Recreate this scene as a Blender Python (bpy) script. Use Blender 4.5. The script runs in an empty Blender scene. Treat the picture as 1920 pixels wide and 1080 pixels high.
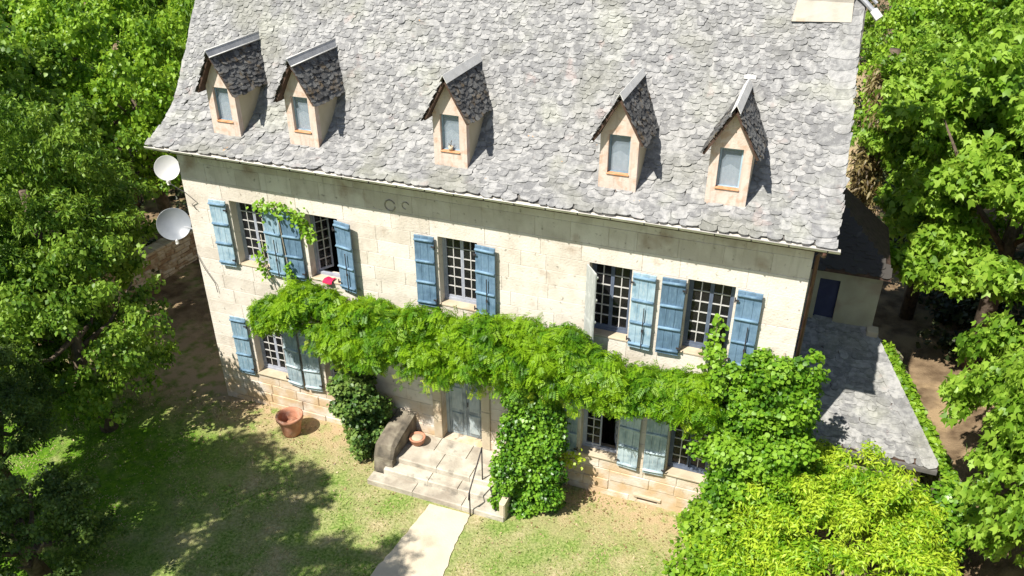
import bpy, math, random
import numpy as np
from mathutils import Vector, Matrix

random.seed(7); rng = np.random.default_rng(7)
R = math.radians
scene = bpy.context.scene
C = scene.collection

# ------------------------------------------------------------------ camera
CAM = (13.434, -13.710, 13.233)
cd = bpy.data.cameras.new('camera'); cam = bpy.data.objects.new('camera', cd); C.objects.link(cam)
cd.sensor_width = 36.0; cd.lens = 36.0 * 1519.5 / 1920.0; cd.clip_start = 0.1; cd.clip_end = 600
cax = Vector((0.934, -0.174, 0.311)); 
rx = Vector((0.9340, 0.3572, -0.0013)); ry = Vector((-0.1745, 0.4590, 0.8711)); rz = Vector((0.3111, -0.8134, 0.4912))
rz.normalize(); ry = (ry - rz * ry.dot(rz)).normalized(); rx = ry.cross(rz)
cam.matrix_world = Matrix(((rx.x, ry.x, rz.x, CAM[0]), (rx.y, ry.y, rz.y, CAM[1]), (rx.z, ry.z, rz.z, CAM[2]), (0, 0, 0, 1)))
scene.camera = cam

# ------------------------------------------------------------------ light
SUN = Vector((-0.33, -0.64, 1.0)).normalized()          # direction towards the sun
elev = math.asin(SUN.z); azim = math.atan2(SUN.x, SUN.y)
w = bpy.data.worlds.new('World'); scene.world = w; w.use_nodes = True
nt = w.node_tree; bg = nt.nodes['Background']
sky = nt.nodes.new('ShaderNodeTexSky'); sky.sky_type = 'NISHITA'; sky.sun_disc = False
sky.sun_elevation = elev; sky.sun_rotation = azim
nt.links.new(sky.outputs[0], bg.inputs[0]); bg.inputs[1].default_value = 0.072
sl = bpy.data.lights.new('sun', 'SUN'); sl.energy = 5.0; sl.angle = R(0.5); sl.color = (1.0, 0.95, 0.86)
so = bpy.data.objects.new('sun', sl); C.objects.link(so)
so.rotation_euler = SUN.to_track_quat('Z', 'Y').to_euler(); so.location = (-20, -25, 40)
scene.view_settings.view_transform = 'Standard'; scene.view_settings.look = 'None'
scene.view_settings.gamma = 1; scene.view_settings.use_curve_mapping = False
scene.view_settings.exposure = 0.74
scene.cycles.max_bounces = 6; scene.cycles.diffuse_bounces = 3; scene.cycles.transmission_bounces = 4; scene.cycles.glossy_bounces = 2; scene.cycles.transparent_max_bounces = 6

# ------------------------------------------------------------------ materials
def material(name, cols, scale=3.0, rough=0.85, bump=0.15, bscale=30.0, rand=0.0, stains=(), attr=False,
             metal=0.0, spec=0.3, vec='world', leaf=0.0, distort=0.3):
    """cols: list of colours spread over a noise; stains: (colour, scale, low, high, amount[, zmin, zmax])"""
    m = bpy.data.materials.new(name); m.use_nodes = True; n = m.node_tree; N = n.nodes; L = n.links
    b = N['Principled BSDF']; out = N['Material Output']
    b.inputs['Roughness'].default_value = rough; b.inputs['Metallic'].default_value = metal
    b.inputs['Specular IOR Level'].default_value = spec
    if vec == 'world':
        g = N.new('ShaderNodeNewGeometry'); V = g.outputs['Position']
    else:
        g = N.new('ShaderNodeTexCoord'); V = g.outputs['Object']
    no = N.new('ShaderNodeTexNoise'); no.inputs['Scale'].default_value = scale; no.inputs['Detail'].default_value = 6
    no.inputs['Distortion'].default_value = distort
    L.new(V, no.inputs['Vector']); f = no.outputs['Fac']
    if rand or attr:
        ad = N.new('ShaderNodeMath'); ad.operation = 'MULTIPLY_ADD'
        if attr:
            a = N.new('ShaderNodeAttribute'); a.attribute_name = 'tone'; src = a.outputs['Fac']
        else:
            a = N.new('ShaderNodeObjectInfo'); src = a.outputs['Random']
        L.new(src, ad.inputs[0]); ad.inputs[1].default_value = rand
        s2 = N.new('ShaderNodeMath'); s2.operation = 'SUBTRACT'; L.new(f, s2.inputs[0]); s2.inputs[1].default_value = rand / 2
        L.new(s2.outputs[0], ad.inputs[2]); f = ad.outputs[0]
    cr = N.new('ShaderNodeValToRGB'); e = cr.color_ramp.elements
    lo, hi = 0.30, 0.70
    while len(e) < len(cols): e.new(0.5)
    for i, c in enumerate(cols):
        e[i].position = lo + (hi - lo) * i / max(1, len(cols) - 1); e[i].color = (*c, 1)
    L.new(f, cr.inputs[0]); col = cr.outputs[0]
    for st in stains:
        sc_, sl_, lo_, hi_, am = st[:5]
        sn = N.new('ShaderNodeTexNoise'); sn.inputs['Scale'].default_value = sl_; sn.inputs['Detail'].default_value = 5
        if len(st) > 7:
            mp = N.new('ShaderNodeMapping'); mp.inputs['Scale'].default_value = st[7]; L.new(V, mp.inputs[0]); L.new(mp.outputs[0], sn.inputs['Vector'])
        else:
            L.new(V, sn.inputs['Vector'])
        mr = N.new('ShaderNodeMapRange'); mr.inputs[1].default_value = lo_; mr.inputs[2].default_value = hi_
        mr.inputs[3].default_value = 0; mr.inputs[4].default_value = am; L.new(sn.outputs['Fac'], mr.inputs[0]); fac = mr.outputs[0]
        if len(st) > 5 and st[5] is not None:
            sx = N.new('ShaderNodeSeparateXYZ'); L.new(V, sx.inputs[0])
            mz = N.new('ShaderNodeMapRange'); mz.inputs[1].default_value = st[5]; mz.inputs[2].default_value = st[6]
            mz.interpolation_type = 'SMOOTHSTEP'
            L.new(sx.outputs[2], mz.inputs[0]); mu = N.new('ShaderNodeMath'); mu.operation = 'MULTIPLY'
            L.new(fac, mu.inputs[0]); L.new(mz.outputs[0], mu.inputs[1]); fac = mu.outputs[0]
        mx = N.new('ShaderNodeMix'); mx.data_type = 'RGBA'; L.new(fac, mx.inputs[0]); L.new(col, mx.inputs[6]); mx.inputs[7].default_value = (*sc_, 1)
        col = mx.outputs[2]
    L.new(col, b.inputs['Base Color'])
    if bump:
        bn = N.new('ShaderNodeTexNoise'); bn.inputs['Scale'].default_value = bscale; bn.inputs['Detail'].default_value = 8; L.new(V, bn.inputs['Vector'])
        bp = N.new('ShaderNodeBump'); bp.inputs['Strength'].default_value = bump; bp.inputs['Distance'].default_value = 0.02
        L.new(bn.outputs['Fac'], bp.inputs['Height']); L.new(bp.outputs[0], b.inputs['Normal'])
    if leaf:
        tr = N.new('ShaderNodeBsdfTranslucent'); hs = N.new('ShaderNodeHueSaturation'); hs.inputs['Value'].default_value = 1.5
        hs.inputs['Hue'].default_value = 0.485; L.new(col, hs.inputs['Color']); L.new(hs.outputs[0], tr.inputs[0])
        ms = N.new('ShaderNodeMixShader'); ms.inputs[0].default_value = leaf
        L.new(b.outputs[0], ms.inputs[1]); L.new(tr.outputs[0], ms.inputs[2]); L.new(ms.outputs[0], out.inputs[0])
    return m

M = {}
WSTAIN = [((0.24, 0.13, 0.06), 1.3, 0.60, 0.72, 0.55),
          ((0.24, 0.19, 0.13), 1.8, 0.54, 0.72, 0.42, 5.9, 6.7),
          ((0.50, 0.345, 0.18), 2.2, 0.34, 0.58, 0.85, 2.0, 0.4),
          ((0.30, 0.26, 0.20), 5.0, 0.55, 0.70, 0.28, 4.6, 6.9, (2.5, 2.5, 0.25)),
          ((0.14, 0.12, 0.09), 9.0, 0.64, 0.72, 0.6)]
M['stone'] = material('limestone', [(0.55, 0.495, 0.425), (0.64, 0.585, 0.515), (0.69, 0.64, 0.57)], 2.5, 0.9, 0.5, 22, rand=0.35, stains=WSTAIN)
M['mortar'] = material('lime_mortar', [(0.58, 0.525, 0.45), (0.65, 0.595, 0.52)], 5, 0.95, 0.4, 40, stains=WSTAIN)
M['rubble'] = material('rubble_stone', [(0.33, 0.22, 0.13), (0.50, 0.40, 0.27), (0.60, 0.52, 0.40)], 4, 0.9, 0.5, 20, rand=0.4)
M['trim'] = material('dressed_stone', [(0.42, 0.35, 0.25), (0.55, 0.47, 0.35)], 3, 0.9, 0.3, 30, rand=0.2, stains=WSTAIN[:1])
M['render'] = material('dormer_render', [(0.56, 0.455, 0.385), (0.66, 0.555, 0.48)], 3, 0.9, 0.3, 30, stains=[((0.36, 0.29, 0.23), 6, 0.5, 0.66, 0.4, None, None, (2.5, 2.5, 0.3)), ((0.45, 0.25, 0.14), 6, 0.5, 0.65, 0.5)])
M['chimney'] = material('chimney_render', [(0.36, 0.33, 0.28), (0.46, 0.43, 0.37)], 3, 0.9, 0.3, 20, stains=[((0.45, 0.30, 0.2), 4, 0.6, 0.7, 0.5)])
M['ochre'] = material('cheek_render', [(0.42, 0.37, 0.26), (0.50, 0.45, 0.33)], 3, 0.9, 0.2, 30)
LICH = [((0.52, 0.54, 0.36), 1.1, 0.56, 0.70, 0.16), ((0.20, 0.20, 0.15), 0.8, 0.52, 0.66, 0.45), ((0.50, 0.34, 0.30), 2.3, 0.64, 0.72, 0.22),
        ((0.42, 0.42, 0.40), 22, 0.60, 0.70, 0.4), ((0.12, 0.12, 0.11), 3.0, 0.56, 0.70, 0.35, None, None, (1.6, 1, 0.35)), ((0.62, 0.30, 0.06), 3.7, 0.735, 0.76, 0.8), ((0.14, 0.14, 0.14), 7, 0.60, 0.72, 0.5)]
SL = [(0.17, 0.17, 0.173), (0.25, 0.25, 0.248), (0.345, 0.342, 0.335)]
M['slate_one'] = material('roof_slate', SL, 9, 0.8, 0.8, 30, rand=0.34, stains=LICH)
M['slate_many'] = material('roof_slate_field', SL, 9, 0.8, 0.8, 30, rand=0.34, attr=True, stains=LICH)
M['slate_dark'] = material('lichened_shade_slate', [(0.06, 0.06, 0.06), (0.10, 0.10, 0.10), (0.15, 0.15, 0.145)], 4, 0.85, 0.5, 18, rand=0.5, attr=True,  # speckled slate; its darkness also stands in for shade on the dormers' right slopes
                           stains=[((0.36, 0.35, 0.31), 12, 0.60, 0.70, 0.5), ((0.20, 0.13, 0.05), 5, 0.55, 0.7, 0.5)])
M['slate_annex'] = material('annex_slate', [(0.05, 0.045, 0.04), (0.10, 0.095, 0.085), (0.18, 0.17, 0.15)], 4, 0.85, 0.5, 18, rand=0.6, attr=True)
M['under_slate'] = material('slate_bed', [(0.10, 0.095, 0.09), (0.16, 0.15, 0.14)], 8, 0.9, 0.3, 40)
M['wood_dark'] = material('dark_wood', [(0.05, 0.03, 0.02), (0.10, 0.06, 0.045)], 8, 0.8, 0.3, 40)
M['zinc'] = material('zinc', [(0.32, 0.33, 0.35), (0.45, 0.46, 0.48)], 6, 0.45, 0.1, 20, metal=0.35)
M['downpipe'] = material('brown_downpipe', [(0.10, 0.05, 0.04), (0.16, 0.09, 0.07)], 6, 0.5, 0.1)
M['zinc_white'] = material('pale_zinc', [(0.62, 0.61, 0.58), (0.78, 0.77, 0.74)], 6, 0.5, 0.1, 20)
M['gutter'] = material('gutter_zinc', [(0.50, 0.47, 0.42), (0.68, 0.65, 0.58)], 4, 0.5, 0.1, 20, metal=0.15)
def paint(name, a, b, c=(0.45, 0.5, 0.52), am=0.45):
    return material(name, [tuple(v * .8 for v in a), a, b, tuple(min(1, v * 1.15) for v in b)], 5, 0.6, 0.25, 60, rand=0.4, stains=[(c, 14, 0.55, 0.68, am, None, None, (3, 3, 0.35)), ((0.05, 0.06, 0.08), 30, 0.66, 0.74, 0.5, None, None, (3, 3, 0.2))], vec='obj')
M['blue'] = paint('blue_paint', (0.100, 0.175, 0.260), (0.135, 0.220, 0.315), (0.22, 0.34, 0.45), 0.35)
M['blue_dark'] = paint('blue_batten_paint', (0.115, 0.20, 0.29), (0.155, 0.255, 0.35), (0.25, 0.38, 0.48), 0.4)
M['blue_pale'] = paint('weathered_blue_paint', (0.22, 0.34, 0.43), (0.31, 0.43, 0.51), (0.50, 0.56, 0.58), 0.5)
M['white_grey'] = paint('bleached_shutter_paint', (0.46, 0.48, 0.47), (0.60, 0.60, 0.57), (0.7, 0.7, 0.66), 0.5)
M['blue_grey'] = paint('grey_blue_paint', (0.27, 0.35, 0.39), (0.38, 0.46, 0.49), (0.55, 0.59, 0.58), 0.6)
M['pale_board'] = paint('pale_dormer_board', (0.34, 0.40, 0.46), (0.42, 0.48, 0.54), (0.6, 0.62, 0.64), 0.5)
M['door'] = paint('door_paint', (0.20, 0.24, 0.26), (0.30, 0.35, 0.36), (0.48, 0.5, 0.48), 0.6)
M['iron'] = material('black_iron', [(0.03, 0.03, 0.035), (0.06, 0.05, 0.05)], 10, 0.6, 0.2, 60)
M['frame'] = material('window_frame_paint', [(0.28, 0.30, 0.36), (0.38, 0.40, 0.46)], 8, 0.6, 0.1, 40)
M['frame_dark'] = material('dark_frame_paint', [(0.08, 0.10, 0.15), (0.12, 0.15, 0.21)], 8, 0.6, 0.1, 40)
M['muntin'] = material('muntin_paint', [(0.42, 0.41, 0.40), (0.56, 0.55, 0.53)], 8, 0.6, 0.1, 40)
M['curtain'] = material('net_curtain', [(0.30, 0.31, 0.32), (0.46, 0.47, 0.48)], 9, 0.9, 0.3, 20)
M['white_cloth'] = material('white_curtain', [(0.55, 0.60, 0.66), (0.75, 0.80, 0.86)], 9, 0.9, 0.3, 20)
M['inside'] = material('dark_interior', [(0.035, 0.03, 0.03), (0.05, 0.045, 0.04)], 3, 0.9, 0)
M['terracotta'] = material('terracotta', [(0.38, 0.17, 0.10), (0.50, 0.25, 0.16)], 6, 0.8, 0.2, 30, stains=[((0.55, 0.42, 0.34), 6, 0.55, 0.7, 0.5)])
M['rust'] = material('rusty_sill', [(0.48, 0.19, 0.07), (0.58, 0.34, 0.20)], 9, 0.9, 0.3, 30)
M['red'] = material('red_cloth', [(0.55, 0.01, 0.06), (0.70, 0.02, 0.09)], 9, 0.8, 0.2, 30)
M['dish'] = material('dish_paint', [(0.20, 0.22, 0.25), (0.25, 0.27, 0.30)], 3, 0.35, 0, spec=0.5)
M['dish_white'] = material('white_dish_paint', [(0.48, 0.48, 0.48), (0.54, 0.54, 0.54)], 3, 0.4, 0, spec=0.5)
M['step'] = material('step_stone', [(0.30, 0.26, 0.21), (0.42, 0.38, 0.31), (0.52, 0.48, 0.40)], 2.6, 0.9, 0.5, 25, rand=0.25,
                     stains=[((0.14, 0.13, 0.11), 5, 0.58, 0.70, 0.55)])
M['path'] = material('path_concrete', [(0.52, 0.45, 0.34), (0.60, 0.53, 0.41)], 2, 0.9, 0.3, 30, stains=[((0.36, 0.28, 0.20), 1.6, 0.55, 0.72, 0.6)])
M['greystone'] = material('shade_dark_grey_stone', [(0.08, 0.07, 0.055), (0.17, 0.145, 0.11), (0.28, 0.25, 0.19)], 4, 0.9, 0.6, 14)  # grey stone darkened so its colour carries the shade over the parapet
M['ringstone'] = material('ring_stone', [(0.22, 0.20, 0.17), (0.42, 0.38, 0.32)], 9, 0.9, 0.6, 14)
M['bark'] = material('bark', [(0.06, 0.045, 0.03), (0.16, 0.12, 0.09)], 8, 0.95, 0.6, 25)
M['vinewood'] = material('vine_wood', [(0.30, 0.25, 0.19), (0.45, 0.40, 0.32)], 8, 0.95, 0.6, 25)
M['wall_green'] = material('mossy_wall', [(0.09, 0.08, 0.04), (0.16, 0.15, 0.09), (0.24, 0.22, 0.15)], 3, 0.9, 0.6, 14)
M['annexwall'] = material('annex_render', [(0.34, 0.31, 0.22), (0.44, 0.41, 0.30)], 2, 0.9, 0.3, 14, stains=[((0.28, 0.18, 0.14), 1.5, 0.5, 0.65, 0.5)])
M['door_navy'] = material('navy_door', [(0.03, 0.035, 0.08), (0.045, 0.05, 0.11)], 5, 0.6, 0.1)
M['blade'] = material('grass_blades', [(0.10, 0.18, 0.025), (0.24, 0.31, 0.07), (0.42, 0.38, 0.18)], 0.9, 0.8, 0, rand=0.35, attr=True, leaf=0.25,
                      stains=[((0.46, 0.38, 0.22), 0.8, 0.50, 0.62, 0.8)])
def leafmat(name, cols, tr=0.35, sc=1.5, rand=0.7, rough=0.45):
    return material(name, cols, sc, rough, 0, rand=rand, attr=True, leaf=tr, spec=0.35)
M['leaf_mid'] = leafmat('leaves_mid', [(0.045, 0.115, 0.010), (0.110, 0.220, 0.018), (0.220, 0.350, 0.040)])
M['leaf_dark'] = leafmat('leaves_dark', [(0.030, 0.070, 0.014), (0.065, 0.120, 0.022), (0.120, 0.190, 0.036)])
M['leaf_light'] = leafmat('leaves_light', [(0.062, 0.150, 0.008), (0.145, 0.290, 0.016), (0.270, 0.430, 0.036)])
M['leaf_plane'] = leafmat('plane_leaves', [(0.065, 0.150, 0.010), (0.150, 0.290, 0.020), (0.300, 0.460, 0.055)], 0.4)
M['leaf_wist'] = leafmat('wisteria_leaves', [(0.028, 0.105, 0.004), (0.100, 0.245, 0.006), (0.235, 0.400, 0.014)], 0.38, 1.2)
M['leaf_ivy'] = leafmat('ivy_leaves', [(0.020, 0.075, 0.006), (0.065, 0.180, 0.010), (0.170, 0.330, 0.026)], 0.2, 1.5, rough=0.35)
M['leaf_vine'] = leafmat('creeper_leaves', [(0.045, 0.130, 0.008), (0.110, 0.260, 0.012), (0.230, 0.400, 0.032)], 0.35)
M['leaf_yellow'] = leafmat('yellow_green_leaves', [(0.09, 0.22, 0.008), (0.23, 0.40, 0.016), (0.42, 0.54, 0.04)], 0.35, 1.6)
M['leaf_bush'] = leafmat('bush_leaves', [(0.030, 0.080, 0.014), (0.070, 0.145, 0.024), (0.160, 0.240, 0.050)], 0.15, 1.5)
M['leaf_dry'] = leafmat('dry_creeper', [(0.05, 0.035, 0.015), (0.14, 0.10, 0.035), (0.26, 0.22, 0.09)], 0.3)
M['litter'] = leafmat('fallen_leaves', [(0.20, 0.13, 0.06), (0.34, 0.25, 0.13), (0.48, 0.38, 0.22)], 0.1)
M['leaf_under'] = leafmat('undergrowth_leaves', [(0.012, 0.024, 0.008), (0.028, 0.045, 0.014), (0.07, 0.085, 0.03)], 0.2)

gl = bpy.data.materials.new('window_glass'); gl.use_nodes = True; b = gl.node_tree.nodes['Principled BSDF']
b.inputs['Base Color'].default_value = (0.02, 0.02, 0.022, 1); b.inputs['Roughness'].default_value = 0.06
b.inputs['Specular IOR Level'].default_value = 0.35; b.inputs['Alpha'].default_value = 0.55; M['glass'] = gl
g2 = gl.copy(); g2.name = 'dusty_glass'; b = g2.node_tree.nodes['Principled BSDF']; b.inputs['Alpha'].default_value = 0.35; b.inputs['Base Color'].default_value = (0.30, 0.36, 0.42, 1); b.inputs['Roughness'].default_value = 0.25; M['glass_clear'] = g2

# ground material: dry grass, green patches, bare earth near walls and on the track
def ground_mat():
    m = bpy.data.materials.new('ground_soil_and_grass'); m.use_nodes = True; n = m.node_tree; N = n.nodes; L = n.links
    b = N['Principled BSDF']; b.inputs['Roughness'].default_value = 0.95; b.inputs['Specular IOR Level'].default_value = 0.1
    g = N.new('ShaderNodeNewGeometry'); V = g.outputs['Position']
    def noise(s, d=6):
        t = N.new('ShaderNodeTexNoise'); t.inputs['Scale'].default_value = s; t.inputs['Detail'].default_value = d; L.new(V, t.inputs['Vector']); return t.outputs['Fac']
    def rng_(src, a, b_, c=0, d=1):
        t = N.new('ShaderNodeMapRange'); t.inputs[1].default_value = a; t.inputs[2].default_value = b_; t.inputs[3].default_value = c; t.inputs[4].default_value = d; L.new(src, t.inputs[0]); return t.outputs[0]
    def mix(f, a, c):
        t = N.new('ShaderNodeMix'); t.data_type = 'RGBA'; L.new(f, t.inputs[0])
        if isinstance(a, tuple): t.inputs[6].default_value = (*a, 1)
        else: L.new(a, t.inputs[6])
        if isinstance(c, tuple): t.inputs[7].default_value = (*c, 1)
        else: L.new(c, t.inputs[7])
        return t.outputs[2]
    def mul(a, c):
        t = N.new('ShaderNodeMath'); t.operation = 'MULTIPLY'; L.new(a, t.inputs[0]); L.new(c, t.inputs[1]); return t.outputs[0]
    def mx(a, c):
        t = N.new('ShaderNodeMath'); t.operation = 'MAXIMUM'; L.new(a, t.inputs[0]); L.new(c, t.inputs[1]); return t.outputs[0]
    sx = N.new('ShaderNodeSeparateXYZ'); L.new(V, sx.inputs[0]); X, Y, Z = sx.outputs
    grass = mix(rng_(noise(16), 0.38, 0.62), (0.10, 0.18, 0.025), (0.27, 0.34, 0.10))
    dry = mix(rng_(noise(14), 0.38, 0.62), (0.30, 0.26, 0.13), (0.46, 0.40, 0.23))
    col = mix(rng_(noise(1.4), 0.40, 0.70), grass, dry)
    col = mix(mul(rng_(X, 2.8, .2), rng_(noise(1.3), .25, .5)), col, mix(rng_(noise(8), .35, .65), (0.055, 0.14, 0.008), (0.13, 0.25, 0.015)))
    # bare soil along the foot of the wall
    base = mul(rng_(Y, -1.9, -0.2), rng_(noise(3), 0.30, 0.55))
    col = mix(base, col, (0.42, 0.31, 0.19))
    earth = mix(rng_(noise(2.5), 0.35, 0.65), (0.11, 0.075, 0.045), (0.25, 0.18, 0.11))
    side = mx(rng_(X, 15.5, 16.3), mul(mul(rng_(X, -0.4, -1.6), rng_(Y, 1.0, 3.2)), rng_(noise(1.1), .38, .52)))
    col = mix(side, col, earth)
    col = mix(mul(rng_(X, 15.6, 16.4), rng_(noise(0.8), 0.52, 0.62, 0, 0.8)), col, (0.36, 0.26, 0.15))
    L.new(col, b.inputs['Base Color'])
    bp = N.new('ShaderNodeBump'); bp.inputs['Strength'].default_value = 0.8; bp.inputs['Distance'].default_value = 0.04
    L.new(noise(28, 8), bp.inputs['Height']); L.new(bp.outputs[0], b.inputs['Normal'])
    return m
M['ground'] = ground_mat()

# ------------------------------------------------------------------ helpers
class MB:
    def __init__(s): s.v = []; s.f = []; s.t = []
    def add(s, vs, fs, tone=None):
        o = len(s.v); s.v += [tuple(v) for v in vs]; s.f += [tuple(i + o for i in f) for f in fs]
        s.t += [0.5 if tone is None else tone] * len(vs)
    def box(s, x0, x1, y0, y1, z0, z1, m=None, tone=None):
        vs = [(x, y, z) for x in (x0, x1) for y in (y0, y1) for z in (z0, z1)]
        if m: vs = [m @ Vector(v) for v in vs]
        s.add(vs, [(0, 1, 3, 2), (4, 6, 7, 5), (0, 4, 5, 1), (2, 3, 7, 6), (0, 2, 6, 4), (1, 5, 7, 3)], tone)
    def bevbox(s, x0, x1, y0, y1, z0, z1, b=0.01, m=None, tone=None):
        # box whose front (-y) face is chamfered
        vs = [(x0, y1, z0), (x1, y1, z0), (x1, y1, z1), (x0, y1, z1), (x0, y0 + b, z0), (x1, y0 + b, z0), (x1, y0 + b, z1), (x0, y0 + b, z1),
              (x0 + b, y0, z0 + b), (x1 - b, y0, z0 + b), (x1 - b, y0, z1 - b), (x0 + b, y0, z1 - b)]
        if m: vs = [m @ Vector(v) for v in vs]
        s.add(vs, [(0, 4, 5, 1)[::-1], (1, 5, 6, 2)[::-1], (2, 6, 7, 3)[::-1], (3, 7, 4, 0)[::-1], (4, 8, 9, 5)[::-1], (5, 9, 10, 6)[::-1], (6, 10, 11, 7)[::-1], (7, 11, 8, 4)[::-1], (8, 11, 10, 9)[::-1], (0, 1, 2, 3)[::-1]], tone)
    def prism(s, poly, y0, y1, axis='y'):
        n = len(poly)
        if axis == 'y': vs = [(a, y0, c) for a, c in poly] + [(a, y1, c) for a, c in poly]
        elif axis == 'x': vs = [(y0, a, c) for a, c in poly] + [(y1, a, c) for a, c in poly]
        else: vs = [(a, c, y0) for a, c in poly] + [(a, c, y1) for a, c in poly]
        s.add(vs, [tuple(range(n)), tuple(range(2 * n - 1, n - 1, -1))] + [(i, i + n, (i + 1) % n + n, (i + 1) % n) for i in range(n)])
    def tube(s, pts, r, n=8, cap=True):
        pts = [Vector(p) for p in pts]; rs = r if isinstance(r, (list, tuple)) else [r] * len(pts)
        o = len(s.v); vs = []
        for i, p in enumerate(pts):
            d = (pts[min(i + 1, len(pts) - 1)] - pts[max(i - 1, 0)]).normalized()
            a = d.orthogonal().normalized() if i == 0 else (a - d * a.dot(d)).normalized()
            c = d.cross(a)
            for k in range(n):
                t = 2 * math.pi * k / n; vs.append(p + (a * math.cos(t) + c * math.sin(t)) * rs[i])
        fs = [(i * n + k, i * n + (k + 1) % n, (i + 1) * n + (k + 1) % n, (i + 1) * n + k) for i in range(len(pts) - 1) for k in range(n)]
        if cap: fs += [tuple(range(n))[::-1], tuple((len(pts) - 1) * n + k for k in range(n))]
        s.add(vs, fs)
    def lathe(s, prof, cx, cy, n=24, m=None):
        vs = [(cx + r * math.cos(2 * math.pi * k / n), cy + r * math.sin(2 * math.pi * k / n), z) for r, z in prof for k in range(n)]
        if m: vs = [m @ Vector(v) for v in vs]
        fs = [(i * n + k, i * n + (k + 1) % n, (i + 1) * n + (k + 1) % n, (i + 1) * n + k) for i in range(len(prof) - 1) for k in range(n)]
        fs += [tuple(range(n))[::-1], tuple((len(prof) - 1) * n + k for k in range(n))]
        s.add(vs, fs)
    def mesh(s, name, mat, smooth=False, tone=False, fix=True):
        me = bpy.data.meshes.new(name); me.from_pydata(s.v, [], s.f)
        me.materials.append(mat)
        if tone:
            a = me.attributes.new('tone', 'FLOAT', 'POINT'); a.data.foreach_set('value', s.t)
        if fix:
            import bmesh
            bm = bmesh.new(); bm.from_mesh(me); bmesh.ops.recalc_face_normals(bm, faces=bm.faces); bm.to_mesh(me); bm.free()
        if smooth:
            for p in me.polygons: p.use_smooth = True
        return me
    def build(s, name, mat, parent=None, smooth=False, tone=False, fix=True, kind=None, label=None):
        o = bpy.data.objects.new(name, s.mesh(name, mat, smooth, tone, fix)); C.objects.link(o)
        if parent: o.parent = parent
        if kind: o['kind'] = kind
        if label: o['label'] = label
        return o

def tag(o, label, cat, group=None):
    o['label'] = label; o['category'] = cat
    if group: o['group'] = group
    return o
def thing(name, label, cat, loc=(0, 0, 0), group=None):
    o = bpy.data.objects.new(name, None); o.empty_display_size = 0.3; C.objects.link(o); o.location = loc
    return tag(o, label, cat, group)
def adopt(o, root):            # geometry was written in world coordinates: keep it in place under a root that stands elsewhere
    o.parent = root; o.location = o.location - root.location; return o
def inst(name, me, parent, mw, mat=None):
    o = bpy.data.objects.new(name, me); C.objects.link(o); o.parent = parent; o.matrix_local = mw; return o

def grid_wall(mb, x0, x1, z0, z1, holes, yf, yb):
    xs = sorted({x0, x1, *[h[0] for h in holes], *[h[1] for h in holes]}); zs = sorted({z0, z1, *[h[2] for h in holes], *[h[3] for h in holes]})
    def void(i, j):
        if i < 0 or j < 0 or i >= len(xs) - 1 or j >= len(zs) - 1: return True
        x = (xs[i] + xs[i + 1]) / 2; z = (zs[j] + zs[j + 1]) / 2
        return any(h[0] < x < h[1] and h[2] < z < h[3] for h in holes)
    for i in range(len(xs) - 1):
        for j in range(len(zs) - 1):
            if void(i, j): continue
            a, b_, c, d = xs[i], xs[i + 1], zs[j], zs[j + 1]
            mb.add([(a, yf, c), (b_, yf, c), (b_, yf, d), (a, yf, d)], [(0, 1, 2, 3)])
            mb.add([(a, yb, c), (b_, yb, c), (b_, yb, d), (a, yb, d)], [(3, 2, 1, 0)])
            if void(i - 1, j): mb.add([(a, yf, c), (a, yf, d), (a, yb, d), (a, yb, c)], [(0, 1, 2, 3)])
            if void(i + 1, j): mb.add([(b_, yf, c), (b_, yb, c), (b_, yb, d), (b_, yf, d)], [(0, 1, 2, 3)])
            if void(i, j - 1): mb.add([(a, yf, c), (a, yb, c), (b_, yb, c), (b_, yf, c)], [(0, 1, 2, 3)])
            if void(i, j + 1): mb.add([(a, yf, d), (b_, yf, d), (b_, yb, d), (a, yb, d)], [(0, 1, 2, 3)])

# ------------------------------------------------------------------ setting: ground, paths
W = 13.86; EZ = 7.0; DEPTH = 7.9
nx, ny = 150, 150
gx = np.concatenate([np.linspace(-120, -12, 20, endpoint=False), np.linspace(-12, 26, 110, endpoint=False), np.linspace(26, 140, 20)])
gy = np.concatenate([np.linspace(-60, -12, 10, endpoint=False), np.linspace(-12, 20, 100, endpoint=False), np.linspace(20, 220, 40)])
def ground_z(x, y):
    x = np.asarray(x, float); y = np.asarray(y, float)
    base = 0.03 * np.sin(x * 1.7 + y * 0.9) + 0.025 * np.sin(x * 0.8 - y * 2.1)
    near = np.exp(-(((x - 6.9) / 6.5) ** 4 + ((y + 1.5) / 3.2) ** 4))
    bank = 2.2 * (1 / (1 + np.exp(-(x - 19.3 - 0.12 * (y - 3)) / 0.55))) + 1.6 * (1 / (1 + np.exp(-(x - 24) / 1.5)))
    return base * (1 - near) + bank
GX, GY = np.meshgrid(gx, gy); GZ = ground_z(GX, GY)
vs = np.stack([GX.ravel(), GY.ravel(), GZ.ravel()], 1); n_ = len(gx)
fs = [(j * n_ + i, j * n_ + i + 1, (j + 1) * n_ + i + 1, (j + 1) * n_ + i) for j in range(len(gy) - 1) for i in range(n_ - 1)]
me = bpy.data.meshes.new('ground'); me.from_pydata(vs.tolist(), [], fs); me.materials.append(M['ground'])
for p in me.polygons: p.use_smooth = True
g = bpy.data.objects.new('ground', me); C.objects.link(g); g['kind'] = 'structure'

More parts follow.
